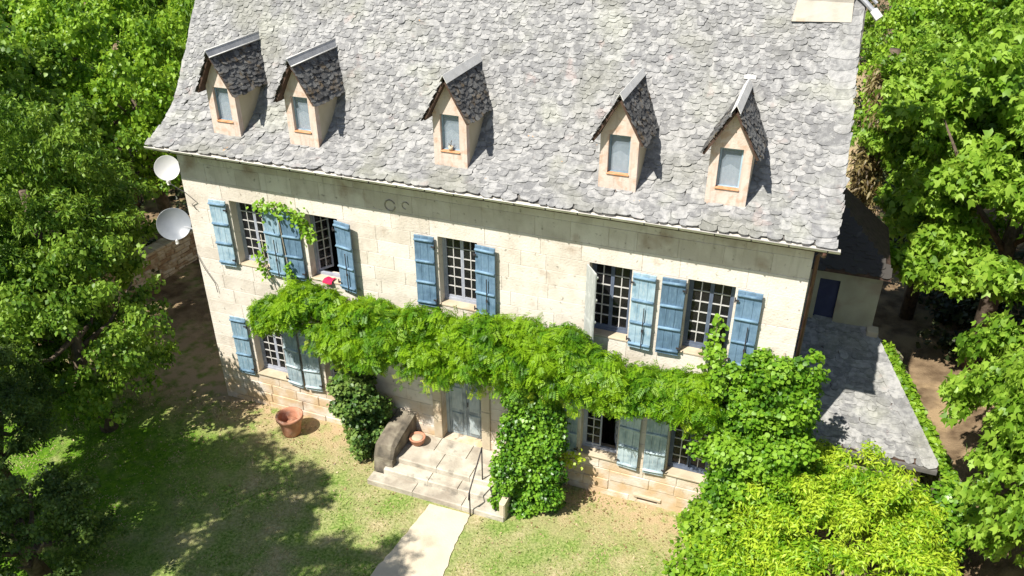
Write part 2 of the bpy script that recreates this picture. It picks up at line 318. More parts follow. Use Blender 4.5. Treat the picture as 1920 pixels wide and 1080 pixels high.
mb = MB()
lft = [(6.88, -1.74), (6.74, -3.0), (6.62, -3.9), (6.9, -5.5)]; rgt = [(7.86, -1.72), (7.90, -2.6), (8.02, -3.5), (8.3, -5.5)]
def ragged(pts, n=34):
    ys = np.linspace(pts[0][1], pts[-1][1], n); xs = np.interp(-ys, [-p[1] for p in pts], [p[0] for p in pts]); return [(float(a + random.uniform(-.022, .022)), float(b_)) for a, b_ in zip(xs, ys)]
mb.prism(ragged(rgt) + ragged(lft)[::-1], -0.05, 0.022, 'z')
o = mb.build('path', M['path']); o['kind'] = 'structure'

# ------------------------------------------------------------------ house
house = thing('stone_house', 'long two storey pale limestone house with blue shutters and steep slate roof', 'house', (0, 0, 0))
UP = (4.20, 5.86); LO = (1.03, 2.66); DZ = (0.45, 2.66)
upper = [(1.25, 2.17), (3.25, 4.10), (6.53, 7.42), (9.83, 10.68), (11.76, 12.64)]
lower = [(1.22, 2.15), (3.25, 4.10), (9.82, 10.66), (11.76, 12.64)]
door = (6.42, 7.44)
holes = [(a, b_, *UP) for a, b_ in upper] + [(a, b_, *LO) for a, b_ in lower] + [(*door, *DZ), (11.20, 11.66, 0.06, 0.17)]
mb = MB(); grid_wall(mb, 0, W, -0.3, EZ + 0.12, holes, 0.0, 0.5)
wall = mb.build('wall', M['mortar'], house, fix=False)
mb = MB()
# side, back walls and gables
mb.box(0, 0.5, 0.5, DEPTH - .5, -0.3, EZ); mb.box(W - 0.5, W, 0.5, DEPTH - .5, -0.3, EZ); mb.box(0, W, DEPTH - 0.5, DEPTH, -0.3, EZ)
gab = [(0.0, EZ), (0.0, 7.25), (0.66, 7.68), (DEPTH / 2, 12.85), (DEPTH - .66, 7.68), (DEPTH, 7.25), (DEPTH, EZ)]
mb.prism(gab, 0.0, 0.45, 'x'); mb.prism(gab, W - 0.45, W, 'x')
mb.build('gable_wall', M['mortar'], house)
mb = MB(); mb.box(0.5, W - 0.5, 0.5, DEPTH - 0.5, 3.35, 3.5); mb.box(0.5, W - .5, 3.6, 3.75, -0.2, 6.9); mb.box(0.5, W - .5, .5, DEPTH - .5, 6.9, 7.0); mb.box(0.5, W - .5, .5, DEPTH - .5, -.25, -.1)
for x in (2.75, 5.3, 8.6, 11.2): mb.box(x, x + .12, .5, 3.6, -.1, 3.34); mb.box(x, x + .12, .5, 3.6, 3.51, 6.89)
mb.build('interior_partition', M['inside'], house)

# ashlar blocks in courses; openings interrupt the courses
def split(z0, z1, n): return [z0 + (z1 - z0) * i / n for i in range(n)]
zz = split(-0.12, 0.45, 2) + split(0.45, 1.03, 2) + split(1.03, 2.66, 5) + split(2.66, 4.20, 4) + split(4.20, 5.86, 5) + split(5.86, 7.08, 3) + [7.08]
blocks = []
for r in range(len(zz) - 1):
    z0, z1 = zz[r], zz[r + 1]; zc = (z0 + z1) / 2
    hs = sorted([(h[0], h[1]) for h in holes[:-1] if h[2] < zc < h[3]])
    lint = [h for h in holes[:-1] if abs(h[3] - z0) < 0.02]
    spans = []; x = 0.0
    for a, b_ in hs: spans.append((x, a)); x = b_
    spans.append((x, W))
    if lint:                      # one long stone over each opening
        cuts = []; x = 0.0; spans2 = []
        for h in sorted(lint): 
            if h[0] - 0.18 > x: spans2.append((x, h[0] - 0.18, 0))
            spans2.append((max(x, h[0] - 0.18), h[1] + 0.18, 1)); x = h[1] + 0.18
        spans2.append((x, W, 0)); spans = spans2
    for sp in spans:
        a, b_ = sp[0], sp[1]; one = len(sp) > 2 and sp[2]
        if b_ - a < 0.05: continue
        n = 1 if one else max(1, round((b_ - a) / (0.82 if zc > 1 else 0.74) + random.uniform(-.2, .2)))
        ws = [random.uniform(0.65, 1.35) for _ in range(n)]; t = sum(ws); x = a
        for k in range(n):
            x2 = x + (b_ - a) * ws[k] / t; blocks.append((x, x2, z0, z1)); x = x2
def block_mb(mb, x0, x1, z0, z1, tone=None):
    low = z1 < 1.1; g_ = 0.0025 if not low else 0.006
    yf = -0.008 - random.uniform(0, 0.003 if not low else 0.018); b_ = 0.005 if not low else 0.014
    if z1 > 0.02 and z0 < .2 and x0 < 11.66 and x1 > 11.2: return
    j = [random.uniform(-.006, .006) for _ in range(4)]
    mb.bevbox(x0 + g_, x1 - g_, yf, 0.004, z0 + g_ + j[0] * .5, z1 - g_ + j[1] * .5, b_, None, tone)
random.shuffle(blocks)
blocks.sort(key=lambda q: -(q[1] - q[0]) * (q[3] - q[2]))
for q in blocks[:300]:
    mb = MB(); block_mb(mb, *q)
    if mb.v: mb.build('stone_block', M['stone'], wall, fix=False)
mb = MB()
for q in blocks[300:]: block_mb(mb, *q)
if mb.v: mb.build('small_stone_block', M['stone'], wall, fix=False, kind='stuff')
print('blocks', len(blocks))
# air vent at the foot of the wall, sills, threshold
mb = MB(); mb.bevbox(11.12, 11.74, -0.045, 0.0, 0.175, 0.25, 0.01); mb.build('vent_lintel', M['trim'], wall, fix=False)
for a, b_ in upper: 
    mb = MB(); mb.bevbox(a - 0.03, b_ + 0.03, -0.025, 0.32, UP[0] - 0.002, UP[0] + 0.05, 0.012); mb.build('window_sill', M['trim'], house, fix=False)
for a, b_ in lower:
    mb = MB(); mb.bevbox(a - 0.05, b_ + 0.05, -0.06, 0.32, LO[0] - 0.002, LO[0] + 0.05, 0.012); mb.build('window_sill', M['trim'], house, fix=False)
# two faint ring marks on the wall, added as thin raised rings
for x, z, r_ in ((5.46, 6.40, 0.12), (5.83, 6.45, 0.08)):
    mb = MB(); pts = [(x + r_ * math.cos(t), -0.02, z + r_ * math.sin(t)) for t in np.linspace(0.4, 2 * math.pi - (.1 if r_ > .1 else 1.6), 22)]
    mb.tube(pts, 0.014 if r_ > .1 else .009, 6, False); mb.build('wall_ring_mark', M['ringstone'], house, True)

# windows ------------------------------------------------------------------
def casement_mesh(w_, h_, cols=2, rows=6):
    mb = MB(); t = 0.035; d = 0.02
    mb.box(0, t, -d, d, 0, h_); mb.box(w_ - t, w_, -d, d, 0, h_); mb.box(t, w_ - t, -d, d, 0, t * 1.6); mb.box(t, w_ - t, -d, d, h_ - t, h_)
    iw = w_ - 2 * t; ih = h_ - 2.6 * t
    mb2 = MB(); m_ = 0.0095
    for c in range(1, cols): x = t + iw * c / cols; mb2.box(x - m_, x + m_, -d - .003, d + .003, t * 1.6, h_ - t)
    for r in range(1, rows): z = t * 1.6 + ih * r / rows; mb2.box(t, w_ - t, -d - .001, d + .001, z - m_, z + m_)
    cells = [(t + iw * (c + .5) / cols, t * 1.6 + ih * (r + .5) / rows) for c in range(cols) for r in range(rows)]
    return mb, mb2, cells, iw / cols, ih / rows
def make_window(x0, x1, z0, z1, left=0.0, right=0.0, dark=False, curtain=None, label=None):
    fr = MB(); t = 0.05; y0, y1 = 0.20, 0.27
    z0 += 0.05
    fr.box(x0, x0 + t, y0, y1, z0, z1); fr.box(x1 - t, x1, y0, y1, z0, z1); fr.box(x0 + t, x1 - t, y0, y1, z0, z0 + t * 1.3); fr.box(x0 + t, x1 - t, y0, y1, z1 - t, z1)
    win = fr.build('window', M['frame_dark' if dark else 'frame'], house, label=label)
    cw = (x1 - x0 - 2 * t) / 2 - 0.001; ch = z1 - z0 - 2.3 * t - .004
    a, b_, cells, pw, ph = casement_mesh(cw, ch)
    pm = MB(); pm.box(-pw / 2 + .009, pw / 2 - .009, -0.004, 0.004, -ph / 2 + .009, ph / 2 - .009); pme = pm.mesh('pane', M['glass'])
    am = a.mesh('casement', M['frame_dark' if dark else 'frame']); bmh = b_.mesh('glazing_bars', M['muntin'])
    for side, ang in ((0, left), (1, right)):
        if side == 0: mw = Matrix.Translation((x0 + t, 0.235, z0 + t * 1.3)) @ Matrix.Rotation(ang, 4, 'Z')
        else: mw = Matrix.Translation((x1 - t, 0.235, z0 + t * 1.3)) @ Matrix.Rotation(-ang, 4, 'Z') @ Matrix.Translation((-cw, 0, 0))
        inst('casement', am, win, mw); inst('glazing_bars', bmh, win, mw)
        for cx, cz in cells: inst('pane', pme, win, mw @ Matrix.Translation((cx, 0, cz)))
    if curtain:
        for cx0, cx1, cz0, mt in curtain:
            mb = MB(); n = 14
            vs = []; 
            for i in range(n + 1):
                x = cx0 + (cx1 - cx0) * i / n; y = 0.34 + 0.02 * math.sin(i * 1.9)
                vs += [(x, y, cz0), (x, y, z1)]
            mb.add(vs, [(2 * i, 2 * i + 2, 2 * i + 3, 2 * i + 1) for i in range(n)])
            mb.build('curtain', M[mt], win, True, fix=False)
    return win
make_window(*upper[0], *UP, curtain=[(1.27, 1.72, 4.3, 'curtain')])
make_window(*upper[1], *UP, left=R(62), right=R(85), label='window with both casements swung open inwards')
make_window(*upper[2], *UP, curtain=[(6.55, 6.70, 4.3, 'curtain')])
make_window(*upper[3], *UP, dark=True)
make_window(*upper[4], *UP, dark=True)
make_window(*lower[0], *LO)
make_window(*lower[1], *LO, left=R(12))
make_window(*lower[2], *LO, right=R(70), label='window with its right casement swung open')
make_window(*lower[3], *LO, dark=True, right=R(10))

# shutters ------------------------------------------------------------------
SH, SW = 1.70, 0.455
def shutter_meshes(mat, bat):
    out = {}
    bd = MB(); ws = [0.14, 0.17, 0.145]; x = 0
    for w_ in ws:
        bd.bevbox(x + .0015, x + w_ - .0015, -0.016, 0.014, 0, SH, 0.004); x += w_
    out['b'] = bd.mesh('shutter', M[mat], fix=False)
    bt = MB(); bt.tube([(0.008, -0.030, 0), (SW - 0.008, -0.030, 0)], 0.030, 8); out['t'] = bt.mesh('batten', M[bat], True)
    hg = MB(); hg.box(-0.03, 0.05, -0.062, -0.052, -0.02, 0.02); hg.tube([(-0.025, -0.04, -0.05), (-0.025, -0.04, 0.05)], 0.013, 6); out['h'] = hg.mesh('hinge', M['iron'])
    rd = MB(); rd.tube([(0, -0.066, 0.0), (0.0, -0.066, 0.95)], 0.011, 6); rd.box(-0.02, 0.02, -0.075, -0.055, 0.40, 0.46); out['r'] = rd.mesh('locking_bar', M['iron'])
    out['m'] = mat; return out
sm = {'blue': shutter_meshes('blue', 'blue_dark'), 'blue_pale': shutter_meshes('blue_pale', 'blue_dark'), 'blue_grey': shutter_meshes('blue_grey', 'blue_grey'), 'white_grey': shutter_meshes('white_grey', 'white_grey')}
def shutter(hx, z0, side, ang, kind, bar=False, label=None, y=-0.075):
    """hx hinge x; side +1 leaf extends to +x when flat open, -1 to -x; ang away from the wall"""
    me = sm[kind]
    s = inst('shutter', me['b'], house, Matrix.Translation((hx, y, z0)) @ Matrix.Rotation(-side * ang, 4, 'Z') @ (Matrix.Identity(4) if side > 0 else Matrix.Translation((-SW, 0, 0))))
    for f in (0.06, 0.355, 0.65, 0.945): inst('batten', me['t'], s, Matrix.Translation((0, 0, SH * f)))
    for f in (0.12, 0.88):
        inst('hinge', me['h'], s, Matrix.Translation((0, 0, SH * f)) if side > 0 else Matrix.Translation((SW, 0, SH * f)) @ Matrix.Rotation(math.pi, 4, 'Z') @ Matrix.Scale(-1, 4, (0, 1, 0)))
    if bar: inst('locking_bar', me['r'], s, Matrix.Translation((SW * 0.62 if side > 0 else SW * 0.35, 0, 0.03)))
    if label: s['label'] = label
    return s
uz = 4.16; lz = 1.00
shutter(1.19, uz, -1, R(2), 'blue_pale', label='sun faded pale blue shutter at the left corner')
shutter(2.17, uz, 1, R(4), 'blue_pale', True); shutter(3.13, uz, -1, R(3), 'blue')
shutter(4.07, uz, 1, R(12), 'blue', True)
shutter(6.47, uz, -1, R(1.5), 'blue'); shutter(7.41, uz, 1, R(5), 'blue', True)
shutter(9.80, uz, -1, R(128), 'white_grey', label='shutter standing half open, seen nearly edge on')
shutter(10.72, uz, 1, R(3), 'blue_pale', True); shutter(11.74, uz, -1, R(1.5), 'blue'); shutter(12.69, uz, 1, R(2.5), 'blue', True)
shutter(1.13, lz, -1, R(2), 'blue_pale'); shutter(2.17, lz, 1, R(6), 'blue_grey'); shutter(3.15, lz, -1, R(6), 'blue_grey')
shutter(9.76, lz, -1, R(3), 'blue_grey'); shutter(10.70, lz, 1, R(4), 'blue_grey'); shutter(11.73, lz, -1, R(3), 'blue_grey')

# front door ------------------------------------------------------------------
mb = MB(); mb.box(door[0], door[0] + .07, .22, .32, .45, 2.66); mb.box(door[1] - .07, door[1], .22, .32, .45, 2.66); mb.box(door[0] + .07, door[1] - .07, .22, .32, 2.58, 2.66)
dr = mb.build('front_door', M['door'], house, label='weathered grey blue double front door')
mid = (door[0] + door[1]) / 2
for a, b_ in ((door[0] + .072, mid - .003), (mid + .003, door[1] - .072)):
    mb = MB(); mb.box(a, b_, .25, .29, .46, 2.575); mb.build('door_leaf', M['door'], dr)
    for z0, z1 in ((.56, 1.12), (1.22, 1.86), (1.96, 2.48)):
        mb = MB(); mb.bevbox(a + .07, b_ - .07, .225, .249, z0, z1, .018); mb.build('door_panel', M['door'], dr, fix=False)
mb = MB(); mb.tube([(mid + .06, .20, 1.38), (mid + .06, .20, 1.50)], .012, 6); mb.build('door_handle', M['iron'], dr)
for x0, x1 in ((door[0] - 0.22, door[0]), (door[1], door[1] + 0.22)):
    for k in range(4):
        z0 = 0.45 + k * 0.5525; mb = MB(); mb.bevbox(x0, x1, -0.055, 0.0, z0 + .003, z0 + .5495, .012); mb.build('door_jamb_stone', M['trim'], house, fix=False)
mb = MB(); mb.bevbox(door[0] - .30, door[1] + .30, -0.08, 0.0, 2.665, 2.90, .015); mb.build('door_lintel', M['trim'], house, fix=False)

# ------------------------------------------------------------------ main roof
PROF = [(-0.47, 7.20), (-0.1, 7.38), (0.25, 7.58), (0.50, 7.78), (0.70, 8.00), (0.90, 8.27), (1.20, 8.72), (DEPTH / 2, 13.09)]
def prof_at(s):
    for (a, b_) in zip(PROF[:-1], PROF[1:]):
        d = math.hypot(b_[0] - a[0], b_[1] - a[1])
        if s <= d or b_ is PROF[-1]:
            t = s / d; return a[0] + (b_[0] - a[0]) * t, a[1] + (b_[1] - a[1]) * t, math.atan2(b_[1] - a[1], b_[0] - a[0])
        s -= d
PL = sum(math.hypot(b_[0] - a[0], b_[1] - a[1]) for a, b_ in zip(PROF[:-1], PROF[1:]))
def xr_at(z): return 14.14 if z < 7.5 else max(13.86, 14.14 - (z - 7.5) * 0.085)
def xl_at(z): return -0.30
mb = MB()
for side in (0, 1):
    pr = [(y if not side else DEPTH - y, z) for y, z in PROF]
    for (a, b_) in zip(pr[:-1], pr[1:]):
        t = 0.07
        q = [(xl_at(0), a[0], a[1]), (xr_at(a[1]), a[0], a[1]), (xr_at(b_[1]), b_[0], b_[1]), (xl_at(0), b_[0], b_[1])]
        mb.add([(x, y, z - .015) for x, y, z in q] + [(x, y, z - t) for x, y, z in q], [(0, 1, 2, 3), (7, 6, 5, 4), (0, 4, 5, 1), (1, 5, 6, 2), (2, 6, 7, 3), (3, 7, 4, 0)])
roof = mb.build('roof', M['under_slate'], house)
def slate_shape(w_, h_, t_, kind, rnd):
    """rounded-tail slate in local x (across), y (up slope), z (normal); tail at y=0"""
    if kind == 0: out = [(-.5, .42), (-.46, .20), (-.28, .04), (0, 0), (.28, .04), (.46, .20), (.5, .42)]
    elif kind == 1: out = [(-.5, .45), (-.47, .16), (-.31, .02), (.02, 0), (.34, .05), (.47, .22), (.5, .45)]
    else: out = [(-.5, .30), (-.40, .08), (-.12, .0), (.18, .01), (.40, .10), (.5, .25), (.5, .45)]
    pts = [(x * w_ + rnd.uniform(-.04, .04) * w_, y * h_ * .8 + rnd.uniform(-.02, .02) * h_) for x, y in out] + [(w_ * .46, h_), (-w_ * .46, h_)]
    n = len(pts); tilt = lambda y: t_ * (1 - .85 * y / h_)
    vs = [(x, y, tilt(y) + .002) for x, y in pts] + [(x, y, tilt(y) - t_ * .8) for x, y in pts[:7]]
    fs = [tuple(range(n))] + [(i + n, i + 1 + n, i + 1, i) for i in range(6)]
    return vs, fs
rr = random.Random(3)
protos = []
for k in range(9):
    vs, fs = slate_shape(1.0, 1.0, 1.0, k % 3, rr); protos.append((vs, fs))
proto_me = []
for vs, fs in protos:
    mb = MB(); mb.add(vs, fs); proto_me.append(mb.mesh('slate', M['slate_one'], fix=False))
def slates(rows, parent, n_single, mat_many, name='slate', origin=CAM, tex=0.024, lm=1.0):
    """rows: list of (frame fn x->(pos, Matrix3), x0, x1, width, exposure)"""
    allp = []
    for ri, (fr, x0, x1, w_, ex) in enumerate(rows):
        x = x0 + random.uniform(0, w_ * .5)
        while x < x1 + w_ * .15:
            ww = w_ * random.uniform(0.65, 1.45)
            xc = min(max(x, x0 + ww * .48), x1 - ww * .48)
            p, rot = fr(xc)
            m = Matrix.Translation(p) @ rot.to_4x4() @ Matrix.Rotation(random.gauss(0, .14), 4, 'Z') @ Matrix.Rotation(random.gauss(0.0, .03), 4, 'X') @ Matrix.Rotation(random.gauss(0.0, .03), 4, 'Y') \
                @ Matrix.Translation((0, random.gauss(0, ex * .2), random.uniform(0, .008))) @ Matrix.Diagonal((ww * 1.06, ex * lm * random.uniform(2.2, 3.0), tex * random.uniform(.7, 1.5), 1))
            allp.append((m, random.randrange(9), random.random())); x += ww * .94
    allp.sort(key=lambda q: (q[0].translation - Vector(origin)).length)
    for m, k, t in allp[:n_single]: inst(name, proto_me[k], parent, m)
    if allp[n_single:]:
        mb = MB()
        for m, k, t in allp[n_single:]:
            vs, fs = protos[k]; mb.add([m @ Vector(v) for v in vs], fs, t)
        mb.build(name + '_field', mat_many, parent, tone=True, fix=False, kind='stuff')
    print(name, len(allp))
rows = []; s = -0.07; first = True
while s < PL - 0.05:
    y, z, a = prof_at(max(s, 0)); 
    if s < 0: y += s * math.cos(a); z += s * math.sin(a)
    u = min(1, max(0, (z - 7.2) / 3.5)); w_ = 0.085 * (1 - u) ** 4 + 0.122; ex = 0.040 * (1 - u) ** 4 + 0.068
    rot = Matrix(((1, 0, 0), (0, math.cos(a), -math.sin(a)), (0, math.sin(a), math.cos(a))))
    rows.append(((lambda x, y=y, z=z, rot=rot: (Vector((x, y, z)), rot)), xl_at(z) - .02, xr_at(z) + .02, w_, ex)); s += ex
slates(rows, roof, 300, M['slate_many'])
# large verge slates along the right edge
s = 0.1
while s < PL - .3:
    y, z, a = prof_at(s); rot = Matrix(((1, 0, 0), (0, math.cos(a), -math.sin(a)), (0, math.sin(a), math.cos(a))))
    ww = random.uniform(.26, .58); m = Matrix.Translation((xr_at(z) - ww / 2 + .02, y, z)) @ rot.to_4x4() @ Matrix.Translation((0, 0, .026)) @ Matrix.Rotation(random.gauss(0, .06), 4, 'Z') @ Matrix.Diagonal((ww, random.uniform(.3, .42), .016, 1))
    inst('verge_slate', proto_me[random.randrange(9)], roof, m); s += random.uniform(.13, .26)
# back slope in plain slating and ridge
mb = MB(); mb.tube([(-.3, DEPTH / 2, 13.07), (13.86, DEPTH / 2, 13.07)], .09, 8); mb.build('ridge_tile', M['slate_dark'], roof, tone=True)
# gutter
mb = MB(); n = 10; gy0, gz0, gr = -0.545, 7.155, 0.062
pr = [(gy0 + gr * math.cos(t), gz0 + gr * math.sin(t)) for t in np.linspace(math.pi, 2 * math.pi, n)] + [(gy0 + (gr - .01) * math.cos(t), gz0 + (gr - .01) * math.sin(t)) for t in np.linspace(2 * math.pi, math.pi, n)]
mb.prism(pr, -0.28, 14.24, 'x')
gutter = mb.build('gutter', M['gutter'], house)
bead = MB(); bead.tube([(-.28, gy0 - gr + .003, gz0 + .004), (14.24, gy0 - gr + .003, gz0 + .004)], .013, 6); bead.build('gutter_bead', M['gutter'], gutter, True)
x = 0.4
while x < 14.1:
    mb = MB(); pp = [(x, gy0 + (gr + .006) * math.cos(t), gz0 + (gr + .006) * math.sin(t)) for t in np.linspace(math.pi * .98, 2 * math.pi, 9)]
    mb.tube(pp, .011, 5); mb.build('gutter_bracket', M['iron'], gutter); x += 0.62
mb = MB(); mb.tube([(14.0, gy0, 7.10), (14.0, gy0 + .08, 6.98), (13.97, -.1, 6.85), (13.93, .10, 6.7), (13.93, .10, .2)], .04, 8)
mb.build('downpipe', M['downpipe'], house, True)
mb = MB(); mb.box(-.2, 14.0, -0.44, -0.41, 7.02, 7.15); mb.box(-.2, 14.0, -.41, 0.0, 7.085, 7.12); mb.build('fascia_board', M['wood_dark'], house)
# chimney on the right
mb = MB(); mb.box(12.80, 13.74, 2.30, 3.2, 10.0, 14.2); mb.box(12.72, 13.82, 2.22, 3.28, 14.2, 14.36)
ch = mb.build('chimney', M['chimney'], roof)
mb = MB(); mb.add([(12.76, 2.08, 10.26), (13.76, 2.14, 10.30), (13.74, 2.27, 10.60), (12.80, 2.27, 10.60), (12.72, 2.30, 10.2), (13.80, 2.30, 10.2)], [(0, 1, 2, 3), (0, 3, 4), (1, 5, 2)]); mb.build('mortar_flashing', M['chimney'], ch)
mb = MB(); mb.tube([(13.72, 2.35, 10.80), (14.10, 2.25, 10.48)], .045, 8); mb.tube([(13.70, 2.5, 10.95), (14.12, 2.38, 10.60)], .03, 6); mb.build('lead_strip', M['zinc'], ch)
mb = MB(); mb.tube([(14.08, 2.26, 10.50), (14.2, 2.2, 10.38)], .07, 8); mb.build('strip_end', M['zinc_white'], ch)

# dormers ------------------------------------------------------------------
def dormer(cx, cap, label, lean=0.0, curtain='half', pot=False, capmat='zinc'):
    hw = 0.355; wh = 0.20; z0, zs, zt, ze, za = 7.38, 7.76, 8.49, 8.50, 9.17
    y0 = -0.005; mb = MB()
    mb.box(cx - hw, cx - wh, y0, .13, z0, ze); mb.box(cx + wh, cx + hw, y0, .13, z0, ze)
    mb.box(cx - wh, cx + wh, y0, .13, z0, zs); 
    mb.prism([(cx - hw, ze), (cx + hw, ze), (cx + .02, za - .02), (cx - .02, za - .02)], y0, .13)
    d = mb.build('dormer', M['render'], house, label=label)
    for sx in (-1, 1):
        mb = MB(); a, b_ = sorted((cx + sx * hw, cx + sx * (hw - .08))); mb.box(a, b_, .131, 1.25, z0, ze); mb.build('dormer_cheek', M['ochre'], d)
    # window: frame, pane, curtain
    mb = MB(); t = .03
    mb.box(cx - wh, cx - wh + t, .07, .11, zs, zt); mb.box(cx + wh - t, cx + wh, .07, .11, zs, zt); mb.box(cx - wh + t, cx + wh - t, .07, .11, zs, zs + t); mb.box(cx - wh + t, cx + wh - t, .07, .11, zt - t, zt)
    mb.build('window_frame', M['blue_pale'], d)
    mb = MB(); mb.box(cx - wh + t, cx + wh - t, .086, .092, zs + t, zt - t); mb.build('pane', M['glass_clear'], d)
    mb = MB(); n = 10; h_ = zt if curtain == 'full' else zs + .42; vs = []
    bk = MB(); bk.box(cx - wh, cx + wh, .123, .129, zs, zt); bk.build('shutter_board', M['pale_board'], d)
    for i in range(n + 1):
        x = cx - wh + .03 + (2 * wh - .06) * i / n; y = .115 + .008 * math.sin(i * 2.1); vs += [(x, y, zs), (x, y, h_ - .05 * abs(i - 5) * .4)]
    mb.add(vs, [(2 * i, 2 * i + 2, 2 * i + 3, 2 * i + 1) for i in range(n)]); mb.build('curtain', M['white_cloth'], d, True, fix=False)
    mb = MB(); mb.bevbox(cx - wh - .01, cx + wh + .01, y0 - .025, .07, zs - .015, zs + .012, .008); mb.build('dormer_sill', M['rust'], d, fix=False)
    # roof slopes
    ov = .475; zev = 8.41; ztop = 9.24; yf = -.17
    for sx in (-1, 1):
        n = Vector((sx * (ztop - zev), 0, ov)).normalized()
        q = [Vector((cx, yf, ztop)), Vector((cx + sx * ov, yf, zev)), Vector((cx + sx * ov, 1.05, zev)), Vector((cx, 1.58, ztop))]
        mb = MB(); mb.add(q + [p - n * .045 for p in q], [(0, 1, 2, 3), (7, 6, 5, 4), (0, 4, 5, 1), (1, 5, 6, 2), (2, 6, 7, 3), (3, 7, 4, 0)])
        mb.build('roof_board', M['wood_dark'], d)
        sl_ = math.hypot(ov, ztop - zev); ax = Vector((0, -sx * 1.0, 0)); up = (Vector((cx, 0, ztop)) - Vector((cx + sx * ov, 0, zev))).normalized()
        axx = Vector((0, 1, 0)) if sx > 0 else Vector((0, -1, 0)); nn = axx.cross(up)
        rot = Matrix((axx, up, nn)).transposed(); rws = []; s = -.03
        while s < sl_ - .13:
            base = Vector((cx + sx * ov, 0, zev)) + up * s; back = 1.05 + .57 * max(s, 0) / sl_
            if sx > 0: rws.append(((lambda x, base=base, rot=rot: (Vector((base.x, x, base.z)), rot)), yf - .03, back + .05, .14, .085))
            else: rws.append(((lambda x, base=base, rot=rot: (Vector((base.x, -x, base.z)), rot)), -back - .05, -yf + .03, .14, .085))
            s += .085
        slates(rws, d, 0, M['slate_dark'], 'dormer_slate', tex=.022, lm=.62)
    # ridge cap: folded sheet
    w1, y1 = cap; zz_ = ztop + .075
    mb = MB()
    for sx in (-1, 1):
        n = Vector((sx * (ztop - zev), 0, ov)).normalized(); dn = Vector((sx * ov, 0, zev - ztop)).normalized()
        a = Vector((cx, yf - .06, zz_)); b_ = Vector((cx, y1, zz_ + .03)); q = [a, b_, b_ + dn * w1, a + dn * w1]
        q = [p + n * .004 for p in q]
        mb.add(q + [p - n * .008 for p in q], [(0, 1, 2, 3), (7, 6, 5, 4), (0, 4, 5, 1), (1, 5, 6, 2), (2, 6, 7, 3), (3, 7, 4, 0)])
    cp_ = mb.build('ridge_cap', M[capmat], d)
    if cx < 5:
        n = Vector((ztop - zev, 0, ov)).normalized(); dn = Vector((ov, 0, zev - ztop)).normalized(); a = Vector((cx, yf - .06, zz_)) + dn * w1 + n * .01; mb = MB(); mb.tube([a, a + Vector((0, y1 - yf + .06, .03))], .012, 6); mb.tube([(cx, yf - .06, zz_ + .008), (cx, y1, zz_ + .038)], .012, 6); mb.build('cap_edge', M['zinc_white'], d, True)
    return d
dormer(1.555, (.15, 1.62), 'leftmost dormer with a grey zinc ridge cap')
dormer(3.525, (.16, 1.62), 'second dormer from the left, grey zinc ridge cap')
d3 = dormer(6.905, (.17, 1.72), 'third dormer with a cream ridge cap and rusty sill', capmat='zinc_white')
d4 = dormer(10.26, (.14, 1.66), 'fourth dormer with a folded pale zinc ridge', capmat='zinc_white')
d5 = dormer(12.225, (.16, 1.70), 'rightmost dormer with a white T-ended ridge cap', capmat='zinc_white')
mb = MB(); mb.box(12.12, 12.34, 1.52, 1.60, 9.31, 9.37); mb.build('ridge_cap_end', M['zinc_white'], d5)

# ------------------------------------------------------------------ annexes on the right
annex = thing('side_annex', 'shaded rendered annex with a navy door behind the house corner', 'annex', (14.7, 5, 0))
mb = MB(); hl = [(14.22, 14.66, 3.22, 4.32)]
grid_wall(mb, W + .11, 15.52, -.1, 4.75, hl, 4.0, 4.3)
aw = adopt(mb.build('wall', M['annexwall'], fix=False), annex)
mb = MB(); mb.box(15.22, 15.52, 4.301, 6.5, -.1, 4.66); adopt(mb.build('side_wall', M['annexwall']), annex)
mb = MB(); mb.box(14.22, 14.66, 4.10, 4.15, 3.22, 4.32); adopt(mb.build('door', M['door_navy']), annex)
A_, B_, P_ = Vector((13.87, 3.78, 4.68)), Vector((15.64, 3.78, 4.68)), Vector((13.87, 5.7, 6.05))
B2, P2 = Vector((15.64, 6.6, 4.68)), Vector((13.87, 6.6, 6.05))
mb = MB(); mb.add([A_, B_, P_, B2, P2] + [p - Vector((0, 0, .07)) for p in (A_, B_, P_, B2, P2)], [(0, 1, 2), (1, 3, 4, 2), (5, 7, 6), (6, 7, 9, 8), (0, 5, 6, 1), (1, 6, 8, 3)])
ar = adopt(mb.build('roof', M['wood_dark']), annex)
up = (P_ - A_).normalized(); rows = []; s = -.02; Lr = (P_ - A_).length
axx = Vector((1, 0, 0)); nn = axx.cross(up); rot = Matrix((axx, up, nn)).transposed()
while s < Lr - .1:
    p = A_ + up * s; rows.append(((lambda x, p=p, rot=rot: (Vector((x - 14.7, p.y - 5, p.z)), rot)), 13.9, 15.62 - 1.78 * max(0, s) / Lr, .17, .10)); s += .10
# parent frame is the annex origin, so shift
def slates_local(rows, parent, n, mat, org): slates(rows, parent, n, mat, origin=(CAM[0] - org[0], CAM[1] - org[1], CAM[2]))
ar.location = (0, 0, 0); ar.data.transform(Matrix.Translation((-14.7, -5, 0)))
slates_local(rows, ar, 300, M['slate_annex'], (14.7, 5))
for o in list(ar.children):
    if o.name.startswith('slate') and o.data in proto_me:
        o.material_slots[0].link = 'OBJECT'; o.material_slots[0].material = M['slate_annex']

